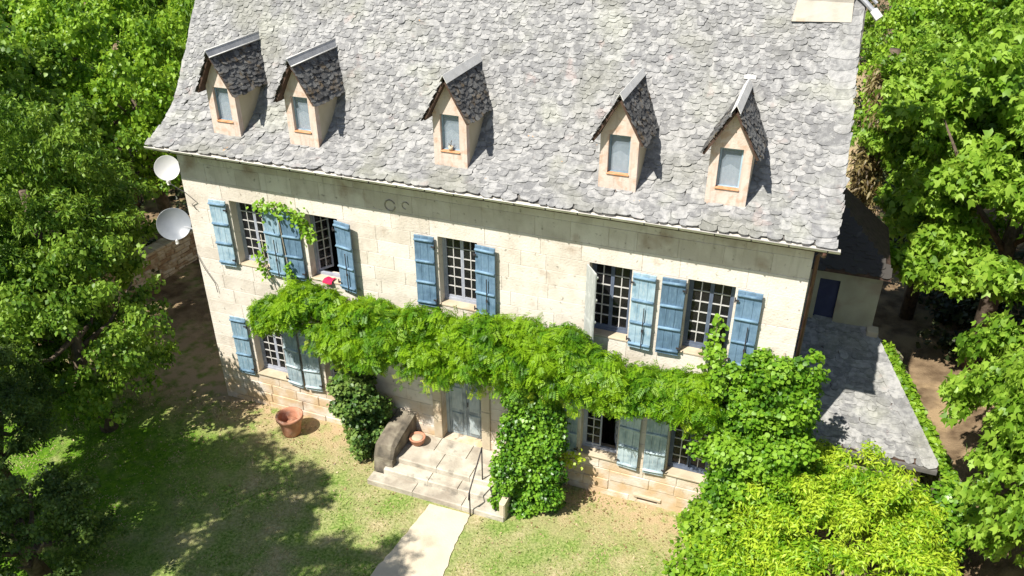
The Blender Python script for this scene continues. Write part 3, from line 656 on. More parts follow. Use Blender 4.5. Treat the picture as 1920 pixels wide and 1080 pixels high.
lean = thing('lean_to_shed', 'low lean-to shed under sunlit grey slates at the right corner', 'shed', (15.2, 2.5, 0))
zl = lambda y: 2.02 + (y - 1.0) * .40
T = [(13.98, 3.99), (15.56, 3.99), (17.02, 1.0), (13.98, 1.0)]
mb = MB(); mb.add([(x - 15.2, y - 2.5, zl(y)) for x, y in T] + [(x - 15.2, y - 2.5, zl(y) - .08) for x, y in T], [(0, 1, 2, 3), (7, 6, 5, 4), (0, 4, 5, 1), (1, 5, 6, 2), (2, 6, 7, 3), (3, 7, 4, 0)])
lr = mb.build('roof', M['wood_dark'], lean)
mb = MB(); mb.box(-1.25, 1.55, -1.35, -1.15, -.1, 1.95); mb.prism([(1.5, -1.30), (1.6, -1.25), (.30, 1.4), (.15, 1.4)], -.1, 1.9, 'z'); mb.build('wall', M['annexwall'], lean)
mb = MB(); mb.box(-1.25, 1.80, -1.60, -1.52, 1.90, 2.0); mb.build('eave_board', M['under_slate'], lean)
al = math.atan(.40); axx = Vector((1, 0, 0)); up = Vector((0, math.cos(al), math.sin(al))); rot = Matrix((axx, up, axx.cross(up))).transposed(); rows = []; y = .96
while y < 3.95:
    xe = 17.04 - (y - 1.0) * (1.46 / 2.99)
    rows.append(((lambda x, y=y: (Vector((x - 15.2, y - 2.5, zl(y))), rot)), 13.98, xe - .12, .19, .10)); y += .10 * math.cos(al)
slates_local(rows, lr, 300, M['slate_many'], (15.2, 2.5))
e0, e1 = Vector((17.03 - 15.2, .98 - 2.5, zl(.98))), Vector((15.57 - 15.2, 3.99 - 2.5, zl(3.99))); ed = (e1 - e0).normalized(); nv = Vector((0, -math.sin(al), math.cos(al))); ax2 = ed.cross(nv).normalized(); rt = Matrix((ax2, ed, nv)).transposed().to_4x4(); s = 0.0
while s < (e1 - e0).length - .1:
    ww = .30; m = Matrix.Translation(e0 + ed * s - ax2 * .135 + nv * .03) @ rt @ Matrix.Rotation(random.gauss(0, .02), 4, 'Z') @ Matrix.Diagonal((ww, .5, .02, 1)); inst('verge_slate', proto_me[0], lr, m); s += .24
mb = MB(); mb.bevbox(.22, .46, 1.25, 1.52, 3.0, 3.30, .02); mb.build('corner_stone', M['trim'], lean, fix=False)
# low garden wall running past the shed
gw = thing('low_side_wall', 'low mossy garden wall slanting down past the shed roof', 'wall', (16.4, 2.6, 0))
def wall_run(pts, th, h0, h1, parent, mat, size=.32, name='stone'):
    tot = 0; mb = MB(); seg = []
    for a, b_ in zip(pts[:-1], pts[1:]):
        a, b_ = Vector((*a, 0)), Vector((*b_, 0)); L_ = (b_ - a).length; seg.append((a, b_, L_)); tot += L_
    core = MB(); done = 0; cnt = 0; many = MB()
    for a, b_, L_ in seg:
        d = (b_ - a).normalized(); nrm = Vector((d.y, -d.x, 0))
        ha = h0 + (h1 - h0) * done / tot; hb = h0 + (h1 - h0) * (done + L_) / tot
        q = [a + nrm * th * .4, b_ + nrm * th * .4, b_ - nrm * th * .4, a - nrm * th * .4]; hs = [ha, hb, hb, ha]
        core.add([(p.x, p.y, -.1) for p in q] + [(p.x, p.y, h_ - .05) for p, h_ in zip(q, hs)], [(3, 2, 1, 0), (4, 5, 6, 7), (0, 1, 5, 4), (1, 2, 6, 5), (2, 3, 7, 6), (3, 0, 4, 7)])
        z = -.05
        while z < max(ha, hb):
            hh = random.uniform(.11, .2); x = random.uniform(-.1, 0)
            while x < L_:
                ww = random.uniform(.6, 1.4) * size; hloc = ha + (hb - ha) * x / L_
                if z + hh * .5 < hloc:
                    c = a + d * (x + ww / 2); g_ = .008
                    rotm = Matrix((d, -nrm, Vector((0, 0, 1)))).transposed().to_4x4(); tt = th / 2 + random.uniform(-.03, .02)
                    m = Matrix.Translation((c.x, c.y, z)) @ rotm @ Matrix.Rotation(random.gauss(0, .04), 4, 'Y')
                    t = (m, ww, hh, tt); cnt += 1
                    tgt = MB() if cnt <= 300 else many
                    tgt.bevbox(-ww / 2 + g_, ww / 2 - g_, -tt, tt, g_, hh - g_, .03, m, random.random())
                    if cnt <= 300:
                        o = tgt.build(name, mat, None, fix=False); adopt(o, parent)
                x += ww
            z += hh
        done += L_
    o = core.build('wall_core', mat); adopt(o, parent)
    if many.v: adopt(many.build(name + '_fill', mat, fix=False, kind='stuff'), parent)
wall_run([(15.98, 4.0), (17.45, .9)], .30, 2.80, 1.62, gw, M['wall_green'], .2)
fw = thing('dry_stone_wall', 'brown dry stone wall in the shade left of the house', 'wall', (-6.4, 6, 0))
wall_run([(-6.9, 1.6), (-6.5, 4.2), (-6.3, 6.5), (-6.2, 13)], .55, 1.15, 1.15, fw, M['rubble'], .42)

# ------------------------------------------------------------------ porch steps
steps = thing('porch_steps', 'wide worn stone steps in front of the front door', 'steps', (6.9, -.8, 0))
def slab_row(x0, x1, y0, y1, z0, z1, n, name):
    ws = [random.uniform(.75, 1.3) for _ in range(n)]; t = sum(ws); x = x0
    for k in range(n):
        x2 = x + (x1 - x0) * ws[k] / t; dz = random.uniform(-.006, .006)
        mb = MB(); g_ = .004; b_ = .022
        vs = [(x + g_, y0, z0), (x2 - g_, y0, z0), (x2 - g_, y1, z0), (x + g_, y1, z0), (x + g_, y0, z1 - b_), (x2 - g_, y0, z1 - b_), (x2 - g_, y1, z1 - b_), (x + g_, y1, z1 - b_),
              (x + g_ + .006, y0 + b_, z1 + dz), (x2 - g_ - .006, y0 + b_, z1 + dz), (x2 - g_ - .006, y1, z1 + dz), (x + g_ + .006, y1, z1 + dz)]
        mb.add(vs, [(3, 2, 1, 0), (0, 1, 5, 4), (1, 2, 6, 5), (2, 3, 7, 6), (3, 0, 4, 7), (4, 5, 9, 8), (5, 6, 10, 9), (6, 7, 11, 10), (7, 4, 8, 11), (8, 9, 10, 11)])
        o = mb.build(name, M['step'], fix=False); adopt(o, steps); x = x2
slab_row(5.22, 8.62, -1.66, -1.36, -.1, .15, 3, 'step_slab')
slab_row(5.50, 8.55, -1.36, -1.06, -.1, .30, 3, 'step_slab')
slab_row(5.62, 8.50, -1.06, -.53, -.1, .45, 3, 'landing_slab'); slab_row(5.62, 8.50, -.53, -.03, -.1, .452, 4, 'landing_slab')
# parapet on the left of the landing: rough sloped stone
def rough(mb, seg=6):
    pass
mb = MB()
pl = [(-0.03, .45), (-0.03, 1.02), (-.45, .98), (-.85, .90), (-1.14, .82), (-1.24, .55), (-1.30, .1)]
vs = []; n = len(pl)
for x, sc in ((5.20, .0), (5.27, 1), (5.62, 1), (5.70, .0)):
    for y, z in pl: vs.append((x + random.uniform(-.015, .015), y + (0.03 if sc == 0 else 0), z - (0.05 if sc == 0 else 0) + random.uniform(-.02, .02)))
vs2 = vs[:]
fs = []
for i in range(3):
    for k in range(n - 1): fs.append((i * n + k, i * n + k + 1, (i + 1) * n + k + 1, (i + 1) * n + k))
base = [(x, y, -.1) for x in (5.30, 5.36, 5.62, 5.70) for y in (-.03, -1.30)]
fs += [tuple(range(n)), tuple(3 * n + k for k in range(n))[::-1]]
mb.add(vs, fs); mb.box(5.22, 5.69, -1.26, -.04, -.1, .5)
tag(mb.build('stone_parapet', M['greystone']), 'rough grey sloping stone parapet left of the front door', 'parapet')
mb = MB(); mb.bevbox(8.50, 8.64, -1.64, -.05, -.1, .50, .03)
tag(mb.build('stone_kerb', M['trim'], fix=False), 'pale stone kerb edging the steps beneath the ivy column', 'kerb')

hr = thing('iron_handrail', 'thin rusty iron handrail standing on the porch steps', 'handrail', (7.86, -1.4, 0))
for nm, pts in (('post', [(7.86, -1.02, .44), (7.86, -1.02, 1.37)]), ('post', [(7.86, -1.74, 0), (7.86, -1.74, .72)]), ('rail', [(7.86, -1.0, 1.38), (7.86, -1.76, .70), (7.86, -1.80, .55), (7.86, -1.77, .50)])):
    mb = MB(); mb.tube(pts, .016, 8); adopt(mb.build(nm, M['iron'], None, True), hr)

# pots ------------------------------------------------------------------
pot = thing('terracotta_planter', 'big empty terracotta planter on the grass by the wall', 'planter', (2.52, -.72, 0))
mb = MB(); mb.lathe([(.20, 0), (.22, .02), (.26, .28), (.295, .46), (.30, .47), (.335, .48), (.34, .56), (.325, .575), (.285, .57), (.275, .45), (.23, .15), (.05, .14)], 0, 0, 32)
mb.build('pot_body', M['terracotta'], pot, True)
mb = MB(); mb.lathe([(.02, .14), (.12, .16), (.17, .25), (.16, .36), (.10, .43), (.02, .45)], .07, .02, 18); mb.build('upturned_pot', M['terracotta'], pot, True)
sp = thing('terracotta_bowl', 'flat round terracotta bowl standing on the landing by the door', 'bowl', (5.93, -.42, .455))
mb = MB(); mb.lathe([(.12, 0), (.16, .05), (.19, .16), (.20, .17), (.20, .20), (.17, .20), (.15, .17), (.02, .165)], 0, 0, 24); mb.build('bowl_body', M['terracotta'], sp, True)
mb = MB(); mb.lathe([(.02, .165), (.14, .17), (.13, .185), (.02, .19)], 0, 0, 20); mb.build('lid', M['trim'], sp, True)
pp = thing('potted_plant', 'small leafy plant in a dark pot on the right of the steps', 'potted plant', (8.30, -1.28, .305))
mb = MB(); mb.lathe([(.09, 0), (.13, .20), (.14, .22), (.12, .22), (.02, .20)], 0, 0, 20); mb.build('pot', M['iron'], pp, True)
rc = MB(); vs = []
for i in range(7):
    for j, (y, z) in enumerate([(.12, .0), (.0, .02), (-.09, .0), (-.10, -.06)]): vs.append((i * .04 + random.uniform(-.004, .004), y, z + .015 * math.sin(i * 1.4)))
rc.add(vs, [(i * 4 + j, i * 4 + j + 1, i * 4 + 5 + j, i * 4 + 4 + j) for i in range(6) for j in range(3)])
o = rc.build('red_cloth', M['red'], None, True, fix=False); o.location = (3.58, -.0, 4.27); tag(o, 'bright red cloth lying on the open upstairs window sill', 'cloth')
dp = MB(); dp.lathe([(.035, 0), (.05, .09), (.045, .09), (.01, .08)], 0, 0, 12)
dq = thing('dormer_sill_pot', 'tiny pot with a dead twig on the sill of the third dormer', 'flower pot', (6.90, .03, 7.775)); dp.build('pot', M['trim'], dq, True)
mb = MB(); mb.tube([(0, 0, .08), (.01, 0, .17), (.03, -.01, .21)], .008, 5); mb.tube([(0, 0, .1), (-.05, 0, .14)], .006, 5); mb.build('twig', M['bark'], dq)

# satellite dishes ------------------------------------------------------------
def dish(name, loc, r, mat, label, aim):
    root = thing(name, label, 'satellite dish', loc, 'satellite dishes on the gable')
    rot = Vector(aim).normalized().to_track_quat('Z', 'Y').to_matrix().to_4x4()
    pr = [(r * t, .32 * r * t * t) for t in (.02, .2, .4, .6, .8, .93, 1.0)]; prof_ = pr + [(r * 1.02, .33 * r), (r * 1.0, .33 * r - .02)] + [(a * .98, z - .02) for a, z in pr[::-1][1:]]
    mb = MB(); mb.lathe(prof_, 0, 0, 40, rot); mb.build('reflector', M[mat], root, True)
    e = rot @ Vector((0, -r * .98, .28 * r)); f = e + rot @ Vector((0, -.06, r * .35))
    mb = MB(); mb.tube([e, f], .014, 6); mb.build('feed_arm', M['zinc_white'], root)
    mb = MB(); mb.tube([f, f + (rot @ Vector((0, .03, -.07)))], .028, 8); mb.tube([e + Vector((0, 0, -.02)), e + Vector((.02, -.02, -.11))], .04, 8); mb.build('receiver', M['zinc_white'], root)
    bk = rot @ Vector((0, 0, -.02)); mb = MB(); mb.tube([bk, bk + rot @ Vector((0, 0, -.10)), Vector((-loc[0] - .02, .12, -.12))], .022, 8); mb.box(-loc[0] - .03, -loc[0] + .0, .02, .22, -.24, 0.0); mb.build('wall_bracket', M['zinc'], root)
    return root
dish('satellite_dish', (-.66, .32, 6.27), .29, 'dish_white', 'smaller white satellite dish up under the left eave', (.55, -1, .55))
dish('satellite_dish', (-.86, .32, 4.78), .39, 'dish', 'larger grey satellite dish lower on the left gable', (.85, -1, .62))
mb = MB(); mb.tube([(-.5, .1, 6.0), (.05, -.04, 5.9), (.32, -.05, 5.72), (.18, -.04, 5.62), (.30, -.05, 5.50)], .009, 5)
mb.tube([(.0, -.04, 4.3), (.18, -.05, 3.9), (.40, -.05, 3.55), (.42, -.05, 3.3)], .009, 5)
tag(mb.build('antenna_cable', M['iron']), 'thin dark cables hanging down the left corner of the house wall', 'cable')
mb = MB(); mb.tube([(0.0, .3, 5.9), (-2.0, 3.0, 5.45), (-5.5, 7.0, 5.6)], .012, 5); tag(mb.build('overhead_wire', M['greystone']), 'overhead wire running from the left gable into the trees', 'wire')

# ------------------------------------------------------------------ vegetation
def leaf_template(kind):
    if kind == 'kite': v = [(0, 0, 0), (.5, .45, .06), (0, 1, -.05), (-.5, .45, .06)]; f = [(0, 1, 2), (0, 2, 3)]
    elif kind == 'lance': v = [(0, 0, 0), (.17, .4, .03), (0, 1, -.12), (-.17, .4, .03)]; f = [(0, 1, 2), (0, 2, 3)]
    elif kind == 'lobed':
        v = [(0, 0, 0), (.42, .08, .02), (.62, .42, -.06), (.26, .48, .05), (.0, 1.0, -.10), (-.26, .48, .05), (-.62, .42, -.06), (-.42, .08, .02)]; f = [(0, 1, 2, 3), (0, 3, 4, 5), (0, 5, 6, 7)]
    elif kind == 'round': v = [(0, 0, 0), (.42, .15, .04), (.5, .55, .04), (0, 1, -.05), (-.5, .55, .04), (-.42, .15, .04)]; f = [(0, 1, 2, 3), (0, 3, 4, 5)]
    elif kind == 'pinnate':
        v = []; f = []
        for k in range(5):
            t = .12 + k * .18
            for sx in (-1, 1):
                o = len(v); v += [(0, t, -.02 * k), (sx * .22, t + .04, -.02 * k + .02), (sx * .36, t + .20, -.05 - .03 * k), (sx * .10, t + .13, -.02 * k)]; f.append((o, o + 1, o + 2, o + 3) if sx > 0 else (o + 3, o + 2, o + 1, o))
    return np.array(v), f
def leaf_mesh(name, pos, nrm, size, kind, mat, droop=0.3, tone=None, r=None, upmix=None):
    r = r or rng; n = len(pos); T_, F_ = leaf_template(kind)
    nrm = nrm / np.linalg.norm(nrm, axis=1, keepdims=True)
    d = r.normal(size=(n, 3)); d[:, 2] -= droop * 2; d -= nrm * np.sum(d * nrm, 1, keepdims=True); d /= np.linalg.norm(d, axis=1, keepdims=True) + 1e-9
    s_ = np.cross(d, nrm)
    sz = size * r.uniform(.65, 1.35, n)
    V = pos[:, None, :] + sz[:, None, None] * (T_[None, :, 0:1] * s_[:, None, :] + T_[None, :, 1:2] * d[:, None, :] + T_[None, :, 2:3] * nrm[:, None, :])
    k = len(T_); V = V.reshape(-1, 3)
    me = bpy.data.meshes.new(name); me.vertices.add(len(V)); me.vertices.foreach_set('co', V.ravel())
    fl = [len(f) for f in F_]; base = np.concatenate([np.array(f) for f in F_]); nl = len(base)
    idx = (base[None, :] + (np.arange(n) * k)[:, None]).ravel()
    me.loops.add(len(idx)); me.loops.foreach_set('vertex_index', idx.astype(np.int32))
    starts1 = np.concatenate([[0], np.cumsum(fl)[:-1]]); starts = (starts1[None, :] + (np.arange(n) * nl)[:, None]).ravel()
    me.polygons.add(len(starts)); me.polygons.foreach_set('loop_start', starts.astype(np.int32))
    me.update(calc_edges=True); me.validate()
    a = me.attributes.new('tone', 'FLOAT', 'POINT'); tn = r.uniform(0, 1, n) if tone is None else tone
    a.data.foreach_set('value', np.repeat(tn, k).astype(np.float32)); me.materials.append(mat)
    return me
def puff_leaves(puffs, density, r=None, up=.55, out=.6, jit=.55, shell=.55, below=.35, flat=1.0):
    """puffs (n,4or6): centre + radius; leaves near the shell of each puff"""
    r = r or rng; P = []; N_ = []; Tn = []
    for p in puffs:
        c = np.array(p[:3]); rad = np.array(p[3:6]) if len(p) >= 6 else np.array([p[3], p[3], p[3] * flat])
        n = int(density * (rad[0] * rad[1] + rad[0] * rad[2] + rad[1] * rad[2]) * 4.2 + 1)
        d = r.normal(size=(n, 3)); d /= np.linalg.norm(d, axis=1, keepdims=True)
        keep = (d[:, 2] > -below) | (r.uniform(size=n) < .35); d = d[keep]; n = len(d)
        q = shell + (1 - shell) * r.uniform(0, 1, n) ** .6; q *= r.normal(1, .07, n)
        P.append(c + d * rad * q[:, None]); N_.append(d * out + np.array([0, 0, up]) + r.normal(size=(n, 3)) * jit)
        Tn.append(np.clip(.25 + .45 * r.uniform(0, 1, n) + .3 * r.uniform(), 0, 1))
    return np.concatenate(P), np.concatenate(N_), np.concatenate(Tn)
def crown_puffs(c, rad, n, pr, r, low=-.5):
    out = []
    for i in range(n * 4):
        d = r.normal(size=3); d /= np.linalg.norm(d)
        if d[2] < low: continue
        q = r.uniform(.55, 1.0); x = np.array(c) + d * np.array(rad) * q; rr_ = pr * r.uniform(.65, 1.25)
        out.append((*x, rr_, rr_, rr_ * .62))
        if len(out) >= n: break
    return out
def clump_crown(c, rad, n, cr, m, pr, r, low=-.5):
    """clumps spread over the crown, each a loose group of small flat puffs, gaps between them"""
    out = []; ga = math.pi * (3 - 5 ** .5)
    for i in range(n):
        zz = 1 - (i + .5) / n * (1 - low); a = i * ga + r.normal(0, .25); rr_ = math.sqrt(max(0, 1 - zz * zz))
        d = np.array([rr_ * math.cos(a), rr_ * math.sin(a), zz]) + r.normal(0, .10, 3); q = r.uniform(.62, 1.02)
        cc = np.array(c) + d * np.array(rad) * q; k = cr * r.uniform(.7, 1.25)
        for _ in range(m):
            o = r.normal(0, .42, 3) * k; o[2] *= .55; o += d * r.uniform(-.35, .25) * k; p = pr * r.uniform(.6, 1.3)
            out.append((*(cc + o), p, p, p * .55))
    return out
def limbs(mb, base, top, r0, crown_c, rad, n, rnd):
    base = Vector(base); top = Vector(top)
    mid = (base + top) / 2 + Vector((rnd.uniform(-.2, .2), rnd.uniform(-.2, .2), 0))
    mb.tube([base, mid, top], [r0, r0 * .8, r0 * .45], 9)
    for i in range(n):
        a = 2 * math.pi * i / n + rnd.uniform(-.4, .4); st = base.lerp(top, rnd.uniform(.45, .95)); e = Vector(crown_c) + Vector((math.cos(a) * rad[0] * .75, math.sin(a) * rad[1] * .75, rnd.uniform(-.3, .6) * rad[2]))
        m_ = st.lerp(e, .5) + Vector((0, 0, -.25)); mb.tube([st, m_, e], [r0 * .38, r0 * .24, r0 * .08], 6)

# four crown variants, shared by the trees
variants = []
for k, (kind, size, nc, cr, m, pr, dens) in enumerate([('kite', .125, 44, .85, 11, .36, 76), ('lance', .19, 40, .85, 11, .36, 74), ('round', .11, 46, .80, 11, .36, 76), ('lobed', .145, 46, .85, 11, .38, 76), ('kite', .13, 30, 1.0, 13, .34, 62)]):
    r = np.random.default_rng(50 + k); puffs = clump_crown((0, 0, 0), (2.8, 2.8, 2.5), nc, cr, m, pr, r, -.65)
    P, N_, Tn = puff_leaves(puffs, dens, r, shell=.25, up=.6, out=.45)
    variants.append(leaf_mesh('crown', P, N_, size, kind, M['leaf_mid'], .35, Tn, r)); print('crown', k, len(P))
tr_ = random.Random(11)
def tree(name, x, y, z, rad, label, mat, var=0, cat='tree', group=None, trunk=.22, rot=0.0, tilt=0.0):
    """crown centre at height z, radii rad"""
    gz = float(ground_z(x, y)); root = thing(name, label, cat, (x, y, gz), group)
    mb = MB(); limbs(mb, (0, 0, -.15), (tr_.uniform(-.2, .2), tr_.uniform(-.2, .2), z - gz + rad[2] * .3), trunk, (0, 0, z - gz), rad, 6, tr_)
    mb.build('trunk', M['bark'], root, True)
    o = bpy.data.objects.new('crown', variants[var]); C.objects.link(o); o.parent = root; o.location = (0, 0, z - gz)
    o.scale = (rad[0] / 3, rad[1] / 3, rad[2] / 2.7); o.rotation_euler = (0, 0, rot)
    o.material_slots[0].link = 'OBJECT'; o.material_slots[0].material = M[mat]
    return root
GL = 'trees in the wood left of the house'; GR = 'trees on the bank right of the house'
L_ = [
 (-5.4, 0.7, 3.9, (2.4, 2.4, 3.2), 'leaf_mid', 0, 'mid green tree nearest the left gable, beside the dry stone wall'),
 (-1.9, -2.2, 2.8, (2.0, 2.0, 2.8), 'leaf_mid', 4, 'low leafy tree in front at the left edge above the lit grass strip'),
 (-3.9, -1.1, 5.0, (2.1, 2.1, 2.7), 'leaf_mid', 1, 'long leaved tree left of the larger satellite dish'),
 (-6.8, 6.0, 5.2, (2.7, 2.7, 3.5), 'leaf_light', 0, 'sunlit tree rising behind the smaller satellite dish'),
 (-9.0, 2.4, 5.4, (3.0, 3.0, 3.6), 'leaf_mid', 2, 'round crowned tree halfway up the left edge of the picture'),
 (-7.4, 11.4, 5.8, (2.8, 2.8, 4.2), 'leaf_light', 1, 'bright green tree beside the upper left roof verge'),
 (-11.5, 9.0, 6.0, (3.3, 3.3, 4.2), 'leaf_light', 4, 'tall tree of fine leaves in the upper left wood'),
 (-14.0, 16.5, 6.4, (3.8, 3.8, 4.8), 'leaf_mid', 0, 'tree behind the upper left wood near the top edge'),
 (-19.0, 11.0, 6.2, (4.2, 4.2, 4.8), 'leaf_light', 2, 'large pale tree at the top left corner'),
 (-4.0, -2.6, 2.8, (1.9, 1.9, 2.7), 'leaf_mid', 3, 'large leaved low tree at the left edge behind the drooping one'),
 (-9.4, 16.5, 6.2, (3.0, 3.0, 4.2), 'leaf_mid', 2, 'round crowned tree touching the top edge left of the roof'),
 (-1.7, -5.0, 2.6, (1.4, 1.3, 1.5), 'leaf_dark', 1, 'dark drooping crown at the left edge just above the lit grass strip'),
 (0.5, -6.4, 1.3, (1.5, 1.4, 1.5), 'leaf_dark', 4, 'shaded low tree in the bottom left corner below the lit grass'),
]
for i, (x, y, z, rad, mat, var, lab) in enumerate(L_):
    tree('broadleaf_tree', x, y, z, rad, lab, mat, var, group=GL, trunk=.12 + rad[0] * .05, rot=i * 1.3)
R_ = [
 (18.7, 8.2, 5.3, (3.2, 3.8, 3.8), 'leaf_plane', 3, 'big leaved bright green tree filling the upper right'),
 (19.2, 0.8, 4.2, (2.1, 3.3, 3.1), 'leaf_plane', 3, 'large leaved tree at the right edge beside the earth track'),
 (17.2, 10.8, 6.2, (1.9, 2.4, 3.0), 'leaf_plane', 3, 'bright tree top just right of the chimney corner'),
 (17.2, 16.5, 6.2, (2.3, 3.2, 3.2), 'leaf_light', 0, 'yellow green tree behind the upper right roof corner'),
 (20.5, 22.0, 7.4, (4.0, 4.0, 4.0), 'leaf_mid', 2, 'darker tree behind the big leaved one at upper right'),
 (16.8, 28.0, 8.2, (4.0, 4.0, 4.4), 'leaf_mid', 0, 'distant tree at the top behind the chimney'),
]
for i, (x, y, z, rad, mat, var, lab) in enumerate(R_):
    tree('large_leaved_tree' if var == 3 else 'broadleaf_tree', x, y, z, rad, lab, mat, var, group=GR, trunk=.14 + rad[0] * .04, rot=i * 2.1 + .5)
# trees beside the drone's side of the garden: only their shade reaches the picture
S_ = [(-0.9, -9.2, 8.0, (2.9, 2.4, 2.4), 'tall garden tree out of frame at lower left, shading the lawn'),
      (2.6, -10.3, 8.4, (1.9, 1.5, 1.6), 'garden tree out of frame below, shading the lower lawn')]
for i, (x, y, z, rad, lab) in enumerate(S_):
    tree('broadleaf_tree', x, y, z, rad, lab, 'leaf_mid', i, group='garden trees beside the lawn', trunk=.25, rot=i * .7)

def plant(name, label, cat, loc, mesh_, stems=None, part='foliage', group=None, stem_mat='bark'):
    root = thing(name, label, cat, loc, group)
    mesh_.transform(Matrix.Translation((-loc[0], -loc[1], -loc[2])))
    o = bpy.data.objects.new(part, mesh_); C.objects.link(o); o.parent = root
    if stems:
        mb = MB()
        for pts, r0 in stems: mb.tube([(p[0] - loc[0], p[1] - loc[1], p[2] - loc[2]) for p in pts], r0, 7)
        mb.build('stem', M[stem_mat], root, True)
    return root
# wisteria along the facade
r = np.random.default_rng(21)
spine = [(2.15, 3.30, .26), (2.7, 3.58, .50), (3.4, 3.75, .68), (4.2, 3.50, .78), (5.0, 3.58, .86), (5.9, 3.58, .80), (7.0, 3.62, .82), (8.0, 3.72, .80), (8.9, 3.82, .84), (9.7, 3.82, .82), (10.5, 3.68, .60), (11.3, 3.62, .48), (12.3, 3.66, .42)]
sx_ = np.array([s_[0] for s_ in spine]); sz_ = np.array([s_[1] for s_ in spine]); sr_ = np.array([s_[2] for s_ in spine])
pf = []
for i in range(330):
    x = r.uniform(2.1, 12.5); z = np.interp(x, sx_, sz_); rad = np.interp(x, sx_, sr_); a = r.uniform(-.35 * math.pi, .95 * math.pi); q = r.uniform(.35, .85)
    yy = -.62 - math.cos(a) * rad * q * .85 * (1 if math.cos(a) > 0 else .55); z2 = z + math.sin(a) * rad * q
    pr_ = .25 * r.uniform(.7, 1.25); pf.append((x, min(yy, -.12), z2, pr_ * 1.15, pr_, pr_ * .85))
P, N_, Tn = puff_leaves(pf, 235, r, up=.45, out=.7, jit=.55, shell=.3)
# hanging racemes and loose shoots
Q_ = []
for i in range(40):
    x = r.uniform(3.4, 12.2); z0_ = np.interp(x, sx_, sz_) - np.interp(x, sx_, sr_) * .78; n = 24; ln = r.uniform(.15, .5); t = r.uniform(0, 1, n)
    q = np.stack([x + r.normal(0, .05, n), -.85 + r.normal(0, .08, n) + r.uniform(-.25, .15), z0_ + .1 - t * ln], 1); Q_.append(q)
keep = ~((P[:, 1] > -.02)); P, N_, Tn = P[keep], N_[keep], Tn[keep]
print('wisteria', len(P))
me = leaf_mesh('foliage', P, N_, .165, 'pinnate', M['leaf_wist'], .8, Tn, r)
plant('wisteria', 'long band of bright green wisteria trained across the middle of the facade', 'climbing plant', (7.0, -.5, 0), me,
      [([(8.6, -.3, 0), (8.55, -.35, 1.6), (8.3, -.5, 3.2)], .07), ([(2.6, -.4, 3.4), (5, -.5, 3.35), (8.3, -.5, 3.3), (12.2, -.45, 3.3)], .04), ([(8.3, -.5, 3.2), (6, -.9, 3.5), (4, -.9, 3.6)], .03)], stem_mat='vinewood')
Q_ = np.concatenate(Q_); wis = [o for o in C.objects if o.name == 'wisteria'][0]; me = leaf_mesh('young_shoots', Q_ - np.array([7.0, -.5, 0]), r.normal(size=Q_.shape) + [0, -.7, .4], .12, 'pinnate', M['leaf_yellow'], 1.2)
o = bpy.data.objects.new('young_shoots', me); C.objects.link(o); o.parent = wis; o['label'] = 'yellow green young shoots hanging under the wisteria'
# small shoot over upper left windows
def climb(pts, n, spread, seed):
    r = np.random.default_rng(seed); pts = np.array(pts, float); t = r.uniform(0, len(pts) - 1.001, n); i = t.astype(int); f_ = (t - i)[:, None]
    q = pts[i] * (1 - f_) + pts[i + 1] * f_ + r.normal(size=(n, 3)) * spread; q[:, 1] = np.minimum(q[:, 1], -.03); return q, r.normal(size=(n, 3)) * .6 + [0, -.6, .6], r.uniform(.5, 1, n)
P, N_, Tn = climb([(2.0, -.14, 5.85), (2.5, -.16, 5.98), (3.0, -.16, 5.92), (3.35, -.16, 5.62), (3.45, -.15, 5.3)], 330, .085, 3)
P2_, N2_, T2_ = climb([(2.1, -.14, 5.0), (1.98, -.14, 4.5), (2.05, -.14, 4.1)], 80, .06, 4); P3, N3, T3 = climb([(2.75, -.16, 4.6), (2.8, -.18, 4.25), (3.0, -.2, 4.0)], 60, .05, 5)
P4, N4, T4 = climb([(1.5, -.08, 2.95), (1.75, -.1, 3.1), (2.2, -.2, 3.3)], 90, .08, 6)
me = leaf_mesh('foliage', np.concatenate([P, P2_, P3]), np.concatenate([N_, N2_, N3]), .085, 'kite', M['leaf_vine'], .5, np.concatenate([Tn, T2_, T3]))
plant('climbing_shoot', 'yellow green shoot looping over the two blue shutters at upper left', 'climbing plant', (2.7, -.1, 3.7), me,
      [([(2.9, -.2, 3.7), (2.72, -.14, 4.6), (2.66, -.13, 5.5), (2.6, -.14, 5.95), (2.1, -.14, 5.9)], .012), ([(2.6, -.14, 5.95), (3.1, -.15, 5.92), (3.45, -.14, 5.5)], .01), ([(2.4, -.2, 3.7), (2.1, -.13, 4.3), (2.08, -.12, 5.2)], .01)], stem_mat='vinewood')
# dark bush left of the door
r = np.random.default_rng(31)
pf = crown_puffs((4.45, -.62, 1.55), (.48, .42, .95), 46, .26, r, -1.0) + crown_puffs((4.55, -.75, .6), (.36, .38, .6), 26, .22, r, -1) + crown_puffs((5.0, -.45, .9), (.18, .25, .7), 16, .18, r, -1)
P, N_, Tn = puff_leaves(pf, 330, r, shell=.4); k_ = P[:, 1] < -.03; me = leaf_mesh('foliage', P[k_], N_[k_], .085, 'kite', M['leaf_bush'], .3, Tn[k_], r)
plant('tall_bush', 'tall narrow dark green bush against the wall left of the door', 'bush', (4.5, -.6, 0), me, [([(4.5, -.6, 0), (4.48, -.6, 1.4)], .05)])
